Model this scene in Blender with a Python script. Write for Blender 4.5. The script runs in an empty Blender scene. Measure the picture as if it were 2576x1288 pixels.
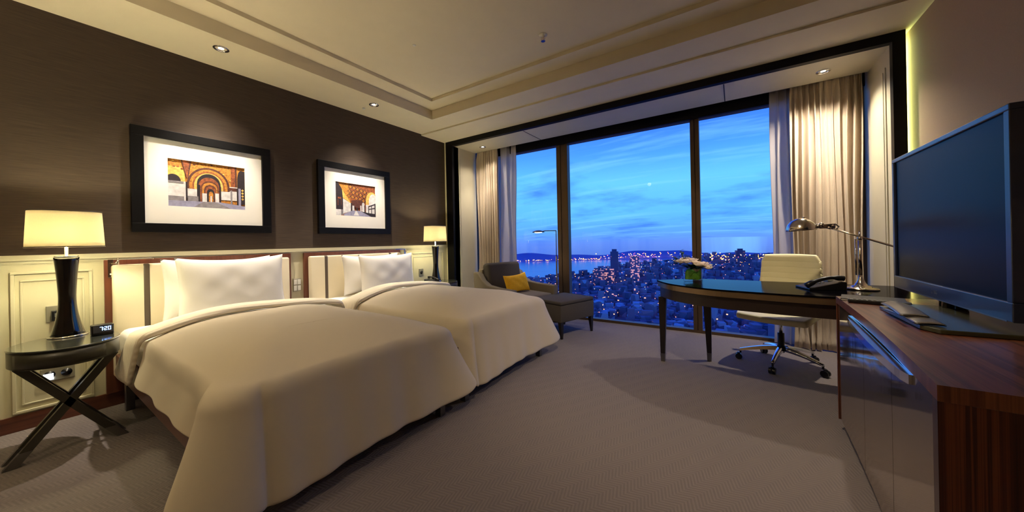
import bpy, bmesh, math, random
from mathutils import Vector, Matrix
from math import sin, cos, pi, radians, sqrt
random.seed(7)
S = bpy.context.scene
COL = S.collection

# ------------------------------------------------------------------ camera
YAW, ROLL, EYE = -0.5848, -0.02, 1.1353
cd = bpy.data.cameras.new('camera'); cam = bpy.data.objects.new('camera', cd); COL.objects.link(cam)
f_ = Vector((sin(YAW), cos(YAW), 0)); r_ = Vector((cos(YAW), -sin(YAW), 0)); u_ = Vector((0, 0, 1))
cx_ = r_*cos(ROLL) + u_*sin(ROLL); cy_ = -r_*sin(ROLL) + u_*cos(ROLL)
m_ = Matrix((cx_, cy_, -f_)).transposed().to_4x4(); m_.translation = Vector((0, 0, EYE))
cam.matrix_world = m_
cd.sensor_width = 36; cd.lens = 847.4948/2576*36; cd.shift_y = -(644-608.06)/2576
cd.clip_start = 0.02; cd.clip_end = 20000
S.camera = cam
S.view_settings.view_transform = 'Standard'; S.view_settings.look = 'None'
S.view_settings.gamma = 1; S.view_settings.use_curve_mapping = False
S.view_settings.exposure = 0.65

# ------------------------------------------------------------------ node helpers
def lin(c):
    return tuple(((v/255)/12.92 if v/255 <= .04045 else ((v/255+.055)/1.055)**2.4) for v in c) + (1,)
class NT:
    def __init__(s, t): s.t = t
    def n(s, typ, **kw):
        nd = s.t.nodes.new(typ)
        for k, v in kw.items():
            if k.startswith('i_'):
                key = k[2:]
                nd.inputs[int(key) if key.isdigit() else key.replace('_', ' ')].default_value = v
            else: setattr(nd, k, v)
        return nd
    def l(s, a, b): s.t.links.new(a, b)
    def math(s, op, a, b=None, c=None):
        nd = s.t.nodes.new('ShaderNodeMath'); nd.operation = op
        for i, x in enumerate((a, b, c)):
            if x is None: continue
            if hasattr(x, 'links'): s.l(x, nd.inputs[i])
            else: nd.inputs[i].default_value = x
        return nd.outputs[0]
    def ramp(s, fac, stops):
        nd = s.t.nodes.new('ShaderNodeValToRGB'); e = nd.color_ramp.elements
        while len(e) < len(stops): e.new(.5)
        for el, (p, c) in zip(e, stops): el.position = p; el.color = c
        s.l(fac, nd.inputs[0]); return nd.outputs[0]
    def mix(s, fac, a, b, mode='MIX'):
        nd = s.t.nodes.new('ShaderNodeMix'); nd.data_type = 'RGBA'; nd.blend_type = mode
        for i, x in ((0, fac), (6, a), (7, b)):
            if hasattr(x, 'links'): s.l(x, nd.inputs[i])
            else: nd.inputs[i].default_value = x
        return nd.outputs[2]
    def noise(s, vec, scale, detail=2, rough=.5):
        nd = s.n('ShaderNodeTexNoise'); nd.inputs['Scale'].default_value = scale
        nd.inputs['Detail'].default_value = detail; nd.inputs['Roughness'].default_value = rough
        s.l(vec, nd.inputs['Vector']); return nd.outputs['Fac']
    def mapv(s, vec, scale=(1, 1, 1), loc=(0, 0, 0), rot=(0, 0, 0)):
        nd = s.n('ShaderNodeMapping'); nd.inputs['Scale'].default_value = scale
        nd.inputs['Location'].default_value = loc; nd.inputs['Rotation'].default_value = rot
        s.l(vec, nd.inputs['Vector']); return nd.outputs[0]
def newmat(name):
    m = bpy.data.materials.new(name); m.use_nodes = True
    return m, NT(m.node_tree), m.node_tree.nodes['Principled BSDF']
def bump(t, b, h, strength=.3, dist=.002):
    nd = t.n('ShaderNodeBump'); nd.inputs['Strength'].default_value = strength; nd.inputs['Distance'].default_value = dist
    t.l(h, nd.inputs['Height']); t.l(nd.outputs[0], b.inputs['Normal'])
def plain(name, rgb, rough=.5, metal=0, var=.06, vscale=6, bmp=0, bscale=200, spec=None, coat=0, sheen=0):
    m, t, b = newmat(name)
    tc = t.n('ShaderNodeTexCoord').outputs['Object']
    c = lin(rgb); lo = tuple(v*(1-var) for v in c[:3])+(1,); hi = tuple(min(1, v*(1+var)) for v in c[:3])+(1,)
    t.l(t.ramp(t.noise(tc, vscale, 3), [(.3, lo), (.7, hi)]), b.inputs['Base Color'])
    b.inputs['Roughness'].default_value = rough; b.inputs['Metallic'].default_value = metal
    if spec is not None: b.inputs['Specular IOR Level'].default_value = spec
    if coat: b.inputs['Coat Weight'].default_value = coat; b.inputs['Coat Roughness'].default_value = .08
    if sheen: b.inputs['Sheen Weight'].default_value = sheen
    if bmp: bump(t, b, t.noise(tc, bscale, 2), bmp)
    return m
def emit(name, rgb, strength):
    m, t, b = newmat(name)
    b.inputs['Base Color'].default_value = lin(rgb); b.inputs['Emission Color'].default_value = lin(rgb)
    b.inputs['Emission Strength'].default_value = strength
    return m
def wood(name, stops, scale=(40, .5, .5), rough=.3, coat=.3):
    m, t, b = newmat(name)
    tc = t.n('ShaderNodeTexCoord').outputs['Object']
    v = t.mapv(tc, scale)
    n1 = t.noise(v, 1.0, 3, .6); n2 = t.noise(t.mapv(tc, tuple(s*6 for s in scale)), 1.0, 2, .5)
    f = t.math('ADD', t.math('MULTIPLY', n1, .8), t.math('MULTIPLY', n2, .2))
    t.l(t.ramp(f, stops), b.inputs['Base Color'])
    b.inputs['Roughness'].default_value = rough; b.inputs['Coat Weight'].default_value = coat
    b.inputs['Coat Roughness'].default_value = .15
    bump(t, b, n2, .08, .001)
    return m

# ------------------------------------------------------------------ world: dusk sky with streaky cloud
w = bpy.data.worlds.new('dusk_sky'); S.world = w; w.use_nodes = True
t = NT(w.node_tree); bg = w.node_tree.nodes['Background']
g = t.n('ShaderNodeTexCoord').outputs['Generated']
sx = t.n('ShaderNodeSeparateXYZ'); t.l(g, sx.inputs[0]); z = sx.outputs['Z']
base = t.ramp(t.math('ADD', t.math('MULTIPLY', z, 1.0), .2),
    [(.12, lin((60, 90, 175))), (.19, lin((88, 128, 216))), (.225, lin((82, 148, 228))), (.27, lin((86, 168, 244))),
     (.36, lin((92, 180, 252))), (.44, lin((66, 140, 255))), (.54, lin((46, 92, 250))), (.8, lin((30, 60, 190)))])
inv = t.math('DIVIDE', 1.0, t.math('ADD', t.math('MAXIMUM', z, 0.0), .16))
px = t.math('MULTIPLY', sx.outputs['X'], inv); py = t.math('MULTIPLY', sx.outputs['Y'], inv)
cb = t.n('ShaderNodeCombineXYZ'); t.l(px, cb.inputs[0]); t.l(py, cb.inputs[1])
v1 = t.mapv(cb.outputs[0], (.8, .9, 1), (3.1, .4, 0), (0, 0, .35))
n1 = t.noise(v1, 1.3, 6, .55)
dark = t.ramp(n1, [(.50, (0, 0, 0, 1)), (.70, (1, 1, 1, 1))])
c1 = t.mix(t.math('MULTIPLY', dark, .72), base, lin((44, 92, 208)))
v2 = t.mapv(cb.outputs[0], (.35, 2.2, 1), (7.3, 2.0, 0), (0, 0, -.5))
n2 = t.noise(v2, 1.8, 6, .6)
lite = t.ramp(n2, [(.52, (0, 0, 0, 1)), (.75, (1, 1, 1, 1))])
c2 = t.mix(t.math('MULTIPLY', lite, .55), c1, lin((130, 205, 255)))
t.l(c2, bg.inputs['Color']); bg.inputs['Strength'].default_value = 0.95

# ------------------------------------------------------------------ lamps of the room (visible fixtures, then added fill)
WARM = (1.0, .80, .56); SHADE = (.98, .89, .55); HAL = (1.0, .88, .73)
def light(name, kind, loc, power, color, size=.03, target=None, angle=80, blend=.5):
    d = bpy.data.lights.new(name, kind); d.energy = power; d.color = color
    if kind == 'SPOT': d.spot_size = radians(angle); d.spot_blend = blend; d.shadow_soft_size = size
    elif kind == 'POINT': d.shadow_soft_size = size
    o = bpy.data.objects.new(name, d); COL.objects.link(o); o.location = loc
    if target is not None:
        o.rotation_euler = (Vector(target)-Vector(loc)).to_track_quat('-Z', 'Y').to_euler()
    return o
# ceiling downlights: (x, y, z, target, power, cone)
SPOTS = [(-3.42, .985, 2.70, (-3.62, .985, 1.2), 80, 62, .7), (-3.42, 2.36, 2.70, (-3.62, 2.36, 1.2), 80, 62, .7),
         (-3.42, .985, 2.70, (-3.56, .985, 1.2), 44, 92, 1), (-3.42, 2.36, 2.70, (-3.52, 2.36, 1.2), 44, 92, 1),
         (-3.30, 4.20, 2.60, (-3.42, 4.28, 0), 50, 62, .9), (.70, 4.17, 2.60, (.74, 4.26, 0), 48, 66, .9),
         (-3.30, 4.20, 2.60, (-3.20, 4.20, 0), 20, 120, 1), (.70, 4.17, 2.60, (.50, 4.0, 0), 70, 130, 1)]
for i, (x, y, zz, tg, p, a, bl) in enumerate(SPOTS):
    light('spot_or_fill_lamp', 'SPOT', (x, y, zz), p, HAL, .025, tg, a, bl)
# added fill spots out of view, standing in for unseen ceiling lamps
for x, y, tx, ty, p, a in [(-2.0, -.9, -2.3, .6, 20, 115), (-.9, .2, -1.2, .9, 16, 110), (-.25, 1.6, -.28, 3.1, 70, 90), (-3.42, -.45, -3.5, -.45, 8, 80)]:
    light('spot_or_fill_lamp', 'SPOT', (x, y, 2.68), p, WARM, .05, (tx, ty, 0), a, .8)

light('added_ceiling_fill', 'SPOT', (-2.3, -1.4, .45), 138, (1.0, .86, .58), .06, (-2.15, -1.2, 3), 120, .8)  # added upward fill behind the beds' near end, no lamp seen there; brightens ceiling

# ------------------------------------------------------------------ mesh builder
class MB:
    def __init__(s): s.bm = bmesh.new()
    def box(s, x0, x1, y0, y1, z0, z1, m=None, bev=0):
        b = bmesh.new()
        r = bmesh.ops.create_cube(b, size=1)
        for v in b.verts:
            v.co = Vector(((x0+x1)/2+v.co.x*(x1-x0), (y0+y1)/2+v.co.y*(y1-y0), (z0+z1)/2+v.co.z*(z1-z0)))
        if bev: bmesh.ops.bevel(b, geom=b.edges[:], offset=bev, segments=3, affect='EDGES', profile=.5)
        return s._add(b, m)
    def _add(s, b, m=None):
        if m is not None: bmesh.ops.transform(b, matrix=m, verts=b.verts)
        me = bpy.data.meshes.new('tmp'); b.to_mesh(me); b.free(); s.bm.from_mesh(me); bpy.data.meshes.remove(me)
        return s
    def prism(s, pts, z0, z1, m=None, bev=0):
        b = bmesh.new()
        vs = [b.verts.new((x, y, z0)) for x, y in pts]
        f = b.faces.new(vs); r = bmesh.ops.extrude_face_region(b, geom=[f])
        for v in r['geom']:
            if isinstance(v, bmesh.types.BMVert): v.co.z = z1
        bmesh.ops.recalc_face_normals(b, faces=b.faces)
        if bev: bmesh.ops.bevel(b, geom=[e for e in b.edges], offset=bev, segments=2, affect='EDGES', profile=.5)
        return s._add(b, m)
    def lathe(s, prof, n=32, sxy=(1, 1), m=None, cap=True):
        b = bmesh.new(); rings = []
        for r, z_ in prof:
            rings.append([b.verts.new((r*cos(2*pi*i/n)*sxy[0], r*sin(2*pi*i/n)*sxy[1], z_)) for i in range(n)])
        for a, c in zip(rings, rings[1:]):
            for i in range(n): b.faces.new((a[i], a[(i+1) % n], c[(i+1) % n], c[i]))
        if cap: b.faces.new(rings[0][::-1]); b.faces.new(rings[-1])
        bmesh.ops.recalc_face_normals(b, faces=b.faces)
        return s._add(b, m)
    def tube(s, pts, r, n=10, rs=None):
        b = bmesh.new(); pts = [Vector(p) for p in pts]; rings = []
        for i, p in enumerate(pts):
            d = (pts[min(i+1, len(pts)-1)]-pts[max(i-1, 0)]).normalized()
            a = d.orthogonal().normalized() if abs(d.z) > .95 else d.cross(Vector((0, 0, 1))).normalized()
            c = d.cross(a); rr = rs[i] if rs else r
            rings.append([b.verts.new(p+(a*cos(2*pi*k/n)+c*sin(2*pi*k/n))*rr) for k in range(n)])
        for a, c in zip(rings, rings[1:]):
            for k in range(n): b.faces.new((a[k], a[(k+1) % n], c[(k+1) % n], c[k]))
        b.faces.new(rings[0][::-1]); b.faces.new(rings[-1])
        bmesh.ops.recalc_face_normals(b, faces=b.faces)
        return s._add(b)
    def taper(s, c0, c1, h0, h1, m=None):   # square bar between two centres with half sizes
        b = bmesh.new(); vs = []
        for (x, y, z_), (hx, hy) in ((c0, h0), (c1, h1)):
            vs.append([b.verts.new((x+a*hx, y+c*hy, z_)) for a, c in ((-1, -1), (1, -1), (1, 1), (-1, 1))])
        for i in range(4): b.faces.new((vs[0][i], vs[0][(i+1) % 4], vs[1][(i+1) % 4], vs[1][i]))
        b.faces.new(vs[0][::-1]); b.faces.new(vs[1])
        bmesh.ops.recalc_face_normals(b, faces=b.faces)
        return s._add(b, m)
    def ball(s, c, r, sc=(1, 1, 1), seg=16):
        b = bmesh.new(); bmesh.ops.create_uvsphere(b, u_segments=seg, v_segments=max(6, seg//2), radius=r)
        for v in b.verts: v.co = Vector((v.co.x*sc[0]+c[0], v.co.y*sc[1]+c[1], v.co.z*sc[2]+c[2]))
        return s._add(b)
    def grid(s, fn, nu, nv, closeu=False):
        b = bmesh.new(); V = [[b.verts.new(fn(i/nu, j/nv)) for j in range(nv+1)] for i in range(nu if closeu else nu+1)]
        for i in range(nu):
            for j in range(nv):
                a = V[i]; c = V[(i+1) % len(V)]
                b.faces.new((a[j], c[j], c[j+1], a[j+1]))
        return s._add(b)
def obj(name, mb, mat, parent=None, smooth=False, loc=None, solid=0, sub=0, bevel=0, rot=0, offs=-1):
    bm = mb.bm
    if parent is None and loc is None:      # origin at the base of the thing
        xs = [v.co.x for v in bm.verts]; ys = [v.co.y for v in bm.verts]; zs = [v.co.z for v in bm.verts]
        loc = Vector(((min(xs)+max(xs))/2, (min(ys)+max(ys))/2, min(zs)))
        bmesh.ops.translate(bm, vec=-loc, verts=bm.verts)
    me = bpy.data.meshes.new(name); bm.to_mesh(me); bm.free()
    for p in me.polygons: p.use_smooth = bool(smooth)
    for mm in (mat if isinstance(mat, (list, tuple)) else [mat]): me.materials.append(mm)
    o = bpy.data.objects.new(name, me); COL.objects.link(o)
    if parent is not None: o.parent = parent
    if loc is not None: o.location = loc
    if rot: o.rotation_euler.z = rot
    if solid:
        md = o.modifiers.new('solid', 'SOLIDIFY'); md.thickness = solid; md.offset = offs
    if bevel:
        md = o.modifiers.new('bevel', 'BEVEL'); md.width = bevel; md.segments = 3; md.limit_method = 'ANGLE'
    if sub:
        md = o.modifiers.new('sub', 'SUBSURF'); md.levels = sub; md.render_levels = sub
    if smooth == 'auto':
        for p in me.polygons: p.use_smooth = False
    return o
def smooth_by_angle(o, deg=35):
    me = o.data; bm = bmesh.new(); bm.from_mesh(me)
    for f in bm.faces: f.smooth = True
    for e in bm.edges:
        if len(e.link_faces) == 2 and e.calc_face_angle(0) > radians(deg): e.smooth = False
    bm.to_mesh(me); bm.free(); return o
def tag(o, label, cat=None, group=None):
    o['label'] = label
    if cat: o['category'] = cat
    if group: o['group'] = group
    return o
def thing(name, label, cat, loc=(0, 0, 0), rot=0, group=None):
    o = bpy.data.objects.new(name, None); COL.objects.link(o); o.location = loc; o.rotation_euler = (0, 0, rot)
    o.empty_display_size = .1
    return tag(o, label, cat, group)
def struct(name, mb, mat, parent=None, label=None, **kw):
    o = obj(name, mb, mat, parent, **kw)
    if parent is None: o['kind'] = 'structure'
    if label: o['label'] = label
    return o
def copy_tree(o, parent=None):
    c = o.copy(); COL.objects.link(c)
    if parent is not None: c.parent = parent
    for ch in list(o.children): copy_tree(ch, c)
    return c

# ------------------------------------------------------------------ materials
def fabric(name, rgb, scale=(60, 60, 400), amt=.25, rough=.9, bs=.25, sheen=0):
    m, t, b = newmat(name); tc = t.n('ShaderNodeTexCoord').outputs['Object']
    n = t.noise(t.mapv(tc, scale), 1.0, 3, .6)
    c = lin(rgb)
    t.l(t.ramp(n, [(.25, tuple(v*(1-amt) for v in c[:3])+(1,)), (.75, tuple(v*(1+amt) for v in c[:3])+(1,))]), b.inputs['Base Color'])
    b.inputs['Roughness'].default_value = rough; b.inputs['Specular IOR Level'].default_value = .25
    if sheen: b.inputs['Sheen Weight'].default_value = sheen
    bump(t, b, n, bs, .001)
    return m
M_wallfab = fabric('dark_brown_wallcovering', (70, 58, 48), (30, 6, 260), .3, .7, .25)
M_cream = plain('cream_lacquer', (204, 197, 164), .35, var=.02)
M_panel = plain('cream_panel', (206, 198, 172), .4, var=.02)
M_ceil = plain('ceiling_paint', (226, 214, 184), .8, var=.015)
M_taupe = fabric('taupe_wallpaper', (176, 150, 124), (160, 160, 160), .05, .85, .2)
M_black = plain('black_lacquer', (9, 8, 9), .45, var=.05, spec=.2)
M_blackgloss = plain('black_gloss', (13, 12, 12), .12, var=.05, coat=.6)
M_bronze = plain('bronze_aluminium', (96, 78, 60), .4, .6, var=.04)
M_chrome = plain('polished_chrome', (225, 225, 228), .12, 1, var=.01)
M_nickel = plain('polished_nickel', (215, 205, 190), .14, 1, var=.01)
M_plate = plain('satin_steel_plate', (150, 144, 124), .45, .35, var=.03)
M_steel = plain('brushed_steel', (120, 118, 115), .35, .9, var=.04)
M_walnut_red = wood('walnut_veneer', [(.25, lin((44, 20, 14))), (.42, lin((92, 50, 33))), (.50, lin((118, 70, 46))), (.60, lin((74, 38, 25))), (.8, lin((124, 76, 50)))], (44, .5, .35), .36, .2)
M_walnut_shaded = wood('walnut_end_shaded', [(.28, lin((30, 13, 9))), (.44, lin((66, 32, 20))), (.52, lin((104, 54, 32))), (.60, lin((48, 22, 14))), (.78, lin((96, 50, 30)))], (52, .5, .3), .36, .2)  # darker copy of the walnut, the end faces' shade put into its colour
M_wood_h = wood('mahogany_wood', [(.3, lin((66, 32, 20))), (.5, lin((98, 52, 34))), (.7, lin((76, 38, 25)))], (2, .8, 22), .4, .2)
M_wood_v = wood('mahogany_wood_upright', [(.3, lin((74, 36, 22))), (.5, lin((106, 58, 38))), (.7, lin((84, 42, 27)))], (30, 30, .8), .4, .2)
M_dkwood = plain('charcoal_wood', (50, 48, 38), .38, var=.08, coat=.15)
M_tableTop = plain('smoked_glass_top', (52, 54, 48), .18, var=.04, coat=.6)
M_sheet = plain('white_cotton_sheet', (240, 236, 228), .85, var=.01, bmp=.05, bscale=40)
M_pillow = plain('white_pillowcase', (246, 243, 236), .8, var=.01, bmp=.12, bscale=14)
M_duvet = fabric('ivory_duvet_cover', (208, 196, 174), (500, 500, 500), .02, .8, .05, sheen=.1)
M_leather_w = plain('cream_leather', (226, 214, 184), .45, var=.02, bmp=.05, bscale=90)
M_strap = plain('taupe_strap', (84, 72, 60), .4, var=.03)
M_greyfab = fabric('taupe_upholstery', (112, 102, 88), (200, 200, 200), .12, .9, .3)
M_dkfab = fabric('dark_grey_upholstery', (76, 70, 64), (120, 120, 500), .15, .9, .3)
M_yellow = fabric('mustard_cushion', (226, 172, 36), (60, 60, 60), .1, .85, .2)
M_legwood = plain('espresso_wood', (26, 20, 18), .35, var=.05)
M_curtain = fabric('taupe_curtain', (196, 180, 158), (300, 300, 60), .06, .85, .15, sheen=.2)
M_plastic = plain('black_plastic', (16, 16, 18), .35, var=.04)
M_plasticgrey = plain('grey_plastic', (110, 110, 105), .4, var=.03)
M_oliveleather = plain('cream_leather_chair', (226, 218, 176), .42, var=.02, bmp=.04, bscale=120)
M_white = plain('white_plastic', (230, 228, 218), .4, var=.01)
M_bulb = emit('lamp_glow', (255, 244, 220), 14)
M_bulbcool = emit('reading_lamp_glow', (225, 240, 255), 6)
M_tvframe = plain('television_bezel', (34, 42, 66), .3, var=.03, coat=.3)
M_screen = plain('television_screen', (7, 9, 12), .3, var=.02, spec=.07)
M_leaf = plain('leaf_green', (38, 84, 26), .5, var=.25, vscale=30)
M_leafdk = plain('leaf_dark', (34, 70, 40), .5, var=.25, vscale=30)
M_petal = plain('pale_petal', (250, 236, 218), .6, var=.06, vscale=40)
def leafy(name, rgb, mixf, var):
    m, t, b = newmat(name); tc = t.n('ShaderNodeTexCoord').outputs['Object']; c = lin(rgb)
    col = t.ramp(t.noise(tc, 40, 3), [(.3, tuple(v*(1-var) for v in c[:3])+(1,)), (.7, tuple(min(1, v*(1+var)) for v in c[:3])+(1,))])
    d = t.n('ShaderNodeBsdfDiffuse'); tl = t.n('ShaderNodeBsdfTranslucent'); mx = t.n('ShaderNodeMixShader'); mx.inputs[0].default_value = mixf
    t.l(col, d.inputs[0]); t.l(col, tl.inputs[0]); t.l(d.outputs[0], mx.inputs[1]); t.l(tl.outputs[0], mx.inputs[2])
    t.l(mx.outputs[0], m.node_tree.nodes['Material Output'].inputs['Surface']); return m
M_petal = leafy('rose_petal', (255, 240, 222), .45, .05); M_leaf = leafy('vase_leaf', (130, 196, 70), .4, .25)
M_stem = plain('stem_green', (60, 100, 34), .5, var=.2, vscale=30)

# ribbed underside of the duvet
M_rib, t, b = newmat('striped_duvet_lining')
tc = t.n('ShaderNodeTexCoord').outputs['UV']
sp = t.n('ShaderNodeSeparateXYZ'); t.l(tc, sp.inputs[0])
sv = t.math('SINE', t.math('MULTIPLY', sp.outputs['Y'], 420.0))
t.l(t.ramp(t.math('MULTIPLY_ADD', sv, .5, .5), [(0, lin((222, 210, 186))), (1, lin((242, 233, 212)))]), b.inputs['Base Color'])
b.inputs['Roughness'].default_value = .8; bump(t, b, sv, .5, .002)

# carpet with a herringbone weave
M_carpet, t, b = newmat('herringbone_carpet')
tc = t.n('ShaderNodeTexCoord').outputs['Object']
sp = t.n('ShaderNodeSeparateXYZ'); t.l(t.mapv(tc, rot=(0, 0, .55)), sp.inputs[0])
tri = t.math('PINGPONG', sp.outputs['X'], .05)
ph = t.math('ADD', t.math('MULTIPLY', sp.outputs['Y'], 1.0), tri)
sv = t.math('SINE', t.math('MULTIPLY', ph, 2*pi/.021))
sn = t.math('MULTIPLY_ADD', sv, .5, .5)
nz = t.noise(tc, 420, 2); nl = t.noise(tc, 1.4, 3)
cA = t.mix(t.math('MULTIPLY', sn, .8), lin((116, 107, 104)), lin((138, 128, 124)))
cB = t.mix(t.math('MULTIPLY', nz, .35), cA, lin((104, 95, 90)))
cC = t.mix(t.math('MULTIPLY', nl, .25), cB, lin((112, 103, 98)))
t.l(cC, b.inputs['Base Color']); b.inputs['Roughness'].default_value = 1.0; b.inputs['Specular IOR Level'].default_value = .1
b.inputs['Sheen Weight'].default_value = .15
bump(t, b, t.math('ADD', sn, nz), .5, .003)

# clear window glass: transmits, with a faint mirror reflection
M_glass, t, b = newmat('window_glass')
nt = M_glass.node_tree
tr = t.n('ShaderNodeBsdfTransparent'); gl = t.n('ShaderNodeBsdfGlossy'); gl.inputs['Roughness'].default_value = 0.0
gl.inputs['Color'].default_value = (.6, .6, .6, 1)
fr = t.n('ShaderNodeFresnel'); fr.inputs['IOR'].default_value = 1.4
mx = t.n('ShaderNodeMixShader'); gn = t.n('ShaderNodeNewGeometry')
t.l(t.math('MULTIPLY', fr.outputs[0], t.math('SUBTRACT', 1.0, gn.outputs['Backfacing'])), mx.inputs[0]); t.l(tr.outputs[0], mx.inputs[1]); t.l(gl.outputs[0], mx.inputs[2])
t.l(mx.outputs[0], nt.nodes['Material Output'].inputs['Surface'])
# vase glass
M_vase, t, b = newmat('vase_glass')
b.inputs['Base Color'].default_value = (.9, .97, .92, 1); b.inputs['Transmission Weight'].default_value = 1
b.inputs['Roughness'].default_value = .02; b.inputs['IOR'].default_value = 1.35
# translucent lampshade cloth
def translucent(name, rgb, mixf=.55):
    m, t, b = newmat(name); tc = t.n('ShaderNodeTexCoord').outputs['Object']
    c = t.ramp(t.noise(t.mapv(tc, (300, 300, 300)), 1), [(.3, tuple(v*.95 for v in lin(rgb)[:3])+(1,)), (.7, lin(rgb))])
    d = t.n('ShaderNodeBsdfDiffuse'); tl = t.n('ShaderNodeBsdfTranslucent'); mx = t.n('ShaderNodeMixShader')
    t.l(c, d.inputs[0]); t.l(c, tl.inputs[0]); mx.inputs[0].default_value = mixf
    t.l(d.outputs[0], mx.inputs[1]); t.l(tl.outputs[0], mx.inputs[2])
    t.l(mx.outputs[0], m.node_tree.nodes['Material Output'].inputs['Surface'])
    return m
M_shade = translucent('lampshade_cloth', (246, 238, 214), .5)
M_sheer, t, b = newmat('sheer_voile')
d = t.n('ShaderNodeBsdfDiffuse', i_0=lin((214, 206, 200))); tl = t.n('ShaderNodeBsdfTranslucent', i_0=lin((214, 210, 210)))
tp = t.n('ShaderNodeBsdfTransparent'); m1 = t.n('ShaderNodeMixShader'); m2 = t.n('ShaderNodeMixShader')
tc = t.n('ShaderNodeTexCoord').outputs['Object']
m1.inputs[0].default_value = .4; t.l(d.outputs[0], m1.inputs[1]); t.l(tl.outputs[0], m1.inputs[2])
t.l(t.math('MULTIPLY_ADD', t.noise(tc, 400, 1), .1, .12), m2.inputs[0]); t.l(m1.outputs[0], m2.inputs[1]); t.l(tp.outputs[0], m2.inputs[2])
t.l(m2.outputs[0], M_sheer.node_tree.nodes['Material Output'].inputs['Surface'])
# brown mirror doors
M_mirror, t, b = newmat('bronze_mirror')
b.inputs['Base Color'].default_value = lin((190, 174, 156)); b.inputs['Metallic'].default_value = .9
b.inputs['Roughness'].default_value = .07

# ================================================================== THE ROOM
WX, RX = -3.807, 1.155
struct('floor', MB().box(WX-.02, RX+.15, -3, 4.66, -.12, 0), M_carpet)
struct('wall_left', MB().box(WX-.14, WX, -3, 4.7, -.1, 2.98), M_wallfab)
struct('wall_right', MB().box(RX, RX+.14, -3, 4.0, -.1, 2.98), M_taupe)
struct('wall_back', MB().box(WX-.14, RX+.14, -3.12, -3, -.1, 2.98), M_taupe)
c = MB()
c.box(WX-.14, -3.24, -3, 3.4, 2.735, 3.0)             # left soffit
c.box(.85, RX+.14, -3, 3.4, 2.735, 3.0)                # right soffit
c.box(-3.24, .85, 3.08, 3.4, 2.735, 3.0)               # window side soffit
c.box(-3.24, .85, -3, -2.0, 2.735, 3.0)
c.box(WX-.14, RX+.14, 3.4, 4.0, 2.715, 3.0)            # lower fascia by the window
c.box(-3.24, -3.03, -2, 3.08, 2.85, 3.0); c.box(-3.03, .85, 2.88, 3.08, 2.85, 3.0)
c.box(.65, .85, -2, 2.88, 2.85, 3.0); c.box(-3.03, .65, -2, -1.8, 2.85, 3.0)
c.box(-3.04, .66, -1.81, 2.89, 2.885, 3.0)
struct('ceiling', c, M_ceil)

# wainscot
wn = MB(); wn.box(WX, WX+.012, -3, 3.86, .1, 1.075)
wn.box(WX, WX+.035, -3, 3.86, 1.075, 1.11); wn.box(WX, WX+.022, -3, 3.86, 1.055, 1.075)
def molding(mb, x, y0, y1, z0, z1, wd=.016, h=.012):
    mb.box(x, x+h, y0, y1, z0, z0+wd, bev=.003); mb.box(x, x+h, y0, y1, z1-wd, z1, bev=.003)
    mb.box(x, x+h, y0, y0+wd, z0+wd, z1-wd, bev=.003); mb.box(x, x+h, y1-wd, y1, z0+wd, z1-wd, bev=.003)
for y0, y1 in ((-.36, -.03), (.02, .345), (3.16, 3.78)):
    molding(wn, WX+.012, y0, y1, .10+.01, 1.005)
    molding(wn, WX+.012, y0+.035, y1-.035, .155, .95, .01, .006)
struct('trim_1', wn, M_cream, label='cream wainscot panelling with a ledge along the dark wall')
struct('baseboard_left', MB().box(WX, WX+.02, -3, 3.86, 0, .1, bev=.002), M_wood_h)

# window bay
FY = 3.90
fr = MB()
fr.box(-3.772, 1.124, FY-.04, FY+.02, 2.641, 2.722)
fr.box(-3.772, -3.64, FY-.04, FY+.02, 0, 2.641); fr.box(1.0516, 1.124, FY-.04, FY+.02, 0, 2.641)
struct('trim_2', fr, M_black, label='wide black frame around the window bay')
wl = MB(); wl.box(WX, -3.64, FY, FY+.1, 0, 2.75); wl.box(WX, -3.772, FY-.035, FY, 0, 2.722)
struct('trim_3', wl, M_cream, label='narrow cream strip between the dark wall and the black frame')
sd = MB()
sd.box(WX, -3.64, FY+.02, 4.43, 0, 2.72)
molding_x = -3.64
sd2 = MB().box(-3.64, -3.632, 4.0, 4.36, .12, 2.5, bev=.003).box(-3.632, -3.627, 4.03, 4.33, .15, 2.47, bev=.002)
struct('wall_bay_left', sd, M_panel)
struct('trim_4', sd2, M_panel, label='raised cream panel on the left side of the window bay')
struct('wall_bay_right', MB().box(1.0516, 1.078, FY+.02, 4.66, 0, 2.72), M_panel)
struct('trim_5', MB().box(1.0436, 1.0516, 4.0, 4.36, .12, 2.5, bev=.003).box(1.0386, 1.0436, 4.03, 4.33, .15, 2.47, bev=.002), M_panel, label='raised panel on the right side of the window bay')
struct('wall_bay_corner', MB().box(1.079, RX+.14, 4.0, 4.1, -.1, 2.75), M_cream)
so = MB(); so.box(-3.64, 1.0516, FY+.02, 4.43, 2.641, 2.74)
struct('ceiling_bay', so, M_panel)
sm = MB()
for x in (-2.38, -.068): sm.box(x-.004, x+.004, FY+.03, 4.43, 2.6385, 2.643)
struct('trim_6', sm, M_black, label='thin seams of the access panels above the window')
struct('trim_7', MB().box(-3.64, 1.0516, 4.431, 4.54, 2.70, 2.74).box(-3.64, 1.0516, 4.53, 4.56, 2.55, 2.74), M_black, label='dark curtain track pocket above the window')

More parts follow.
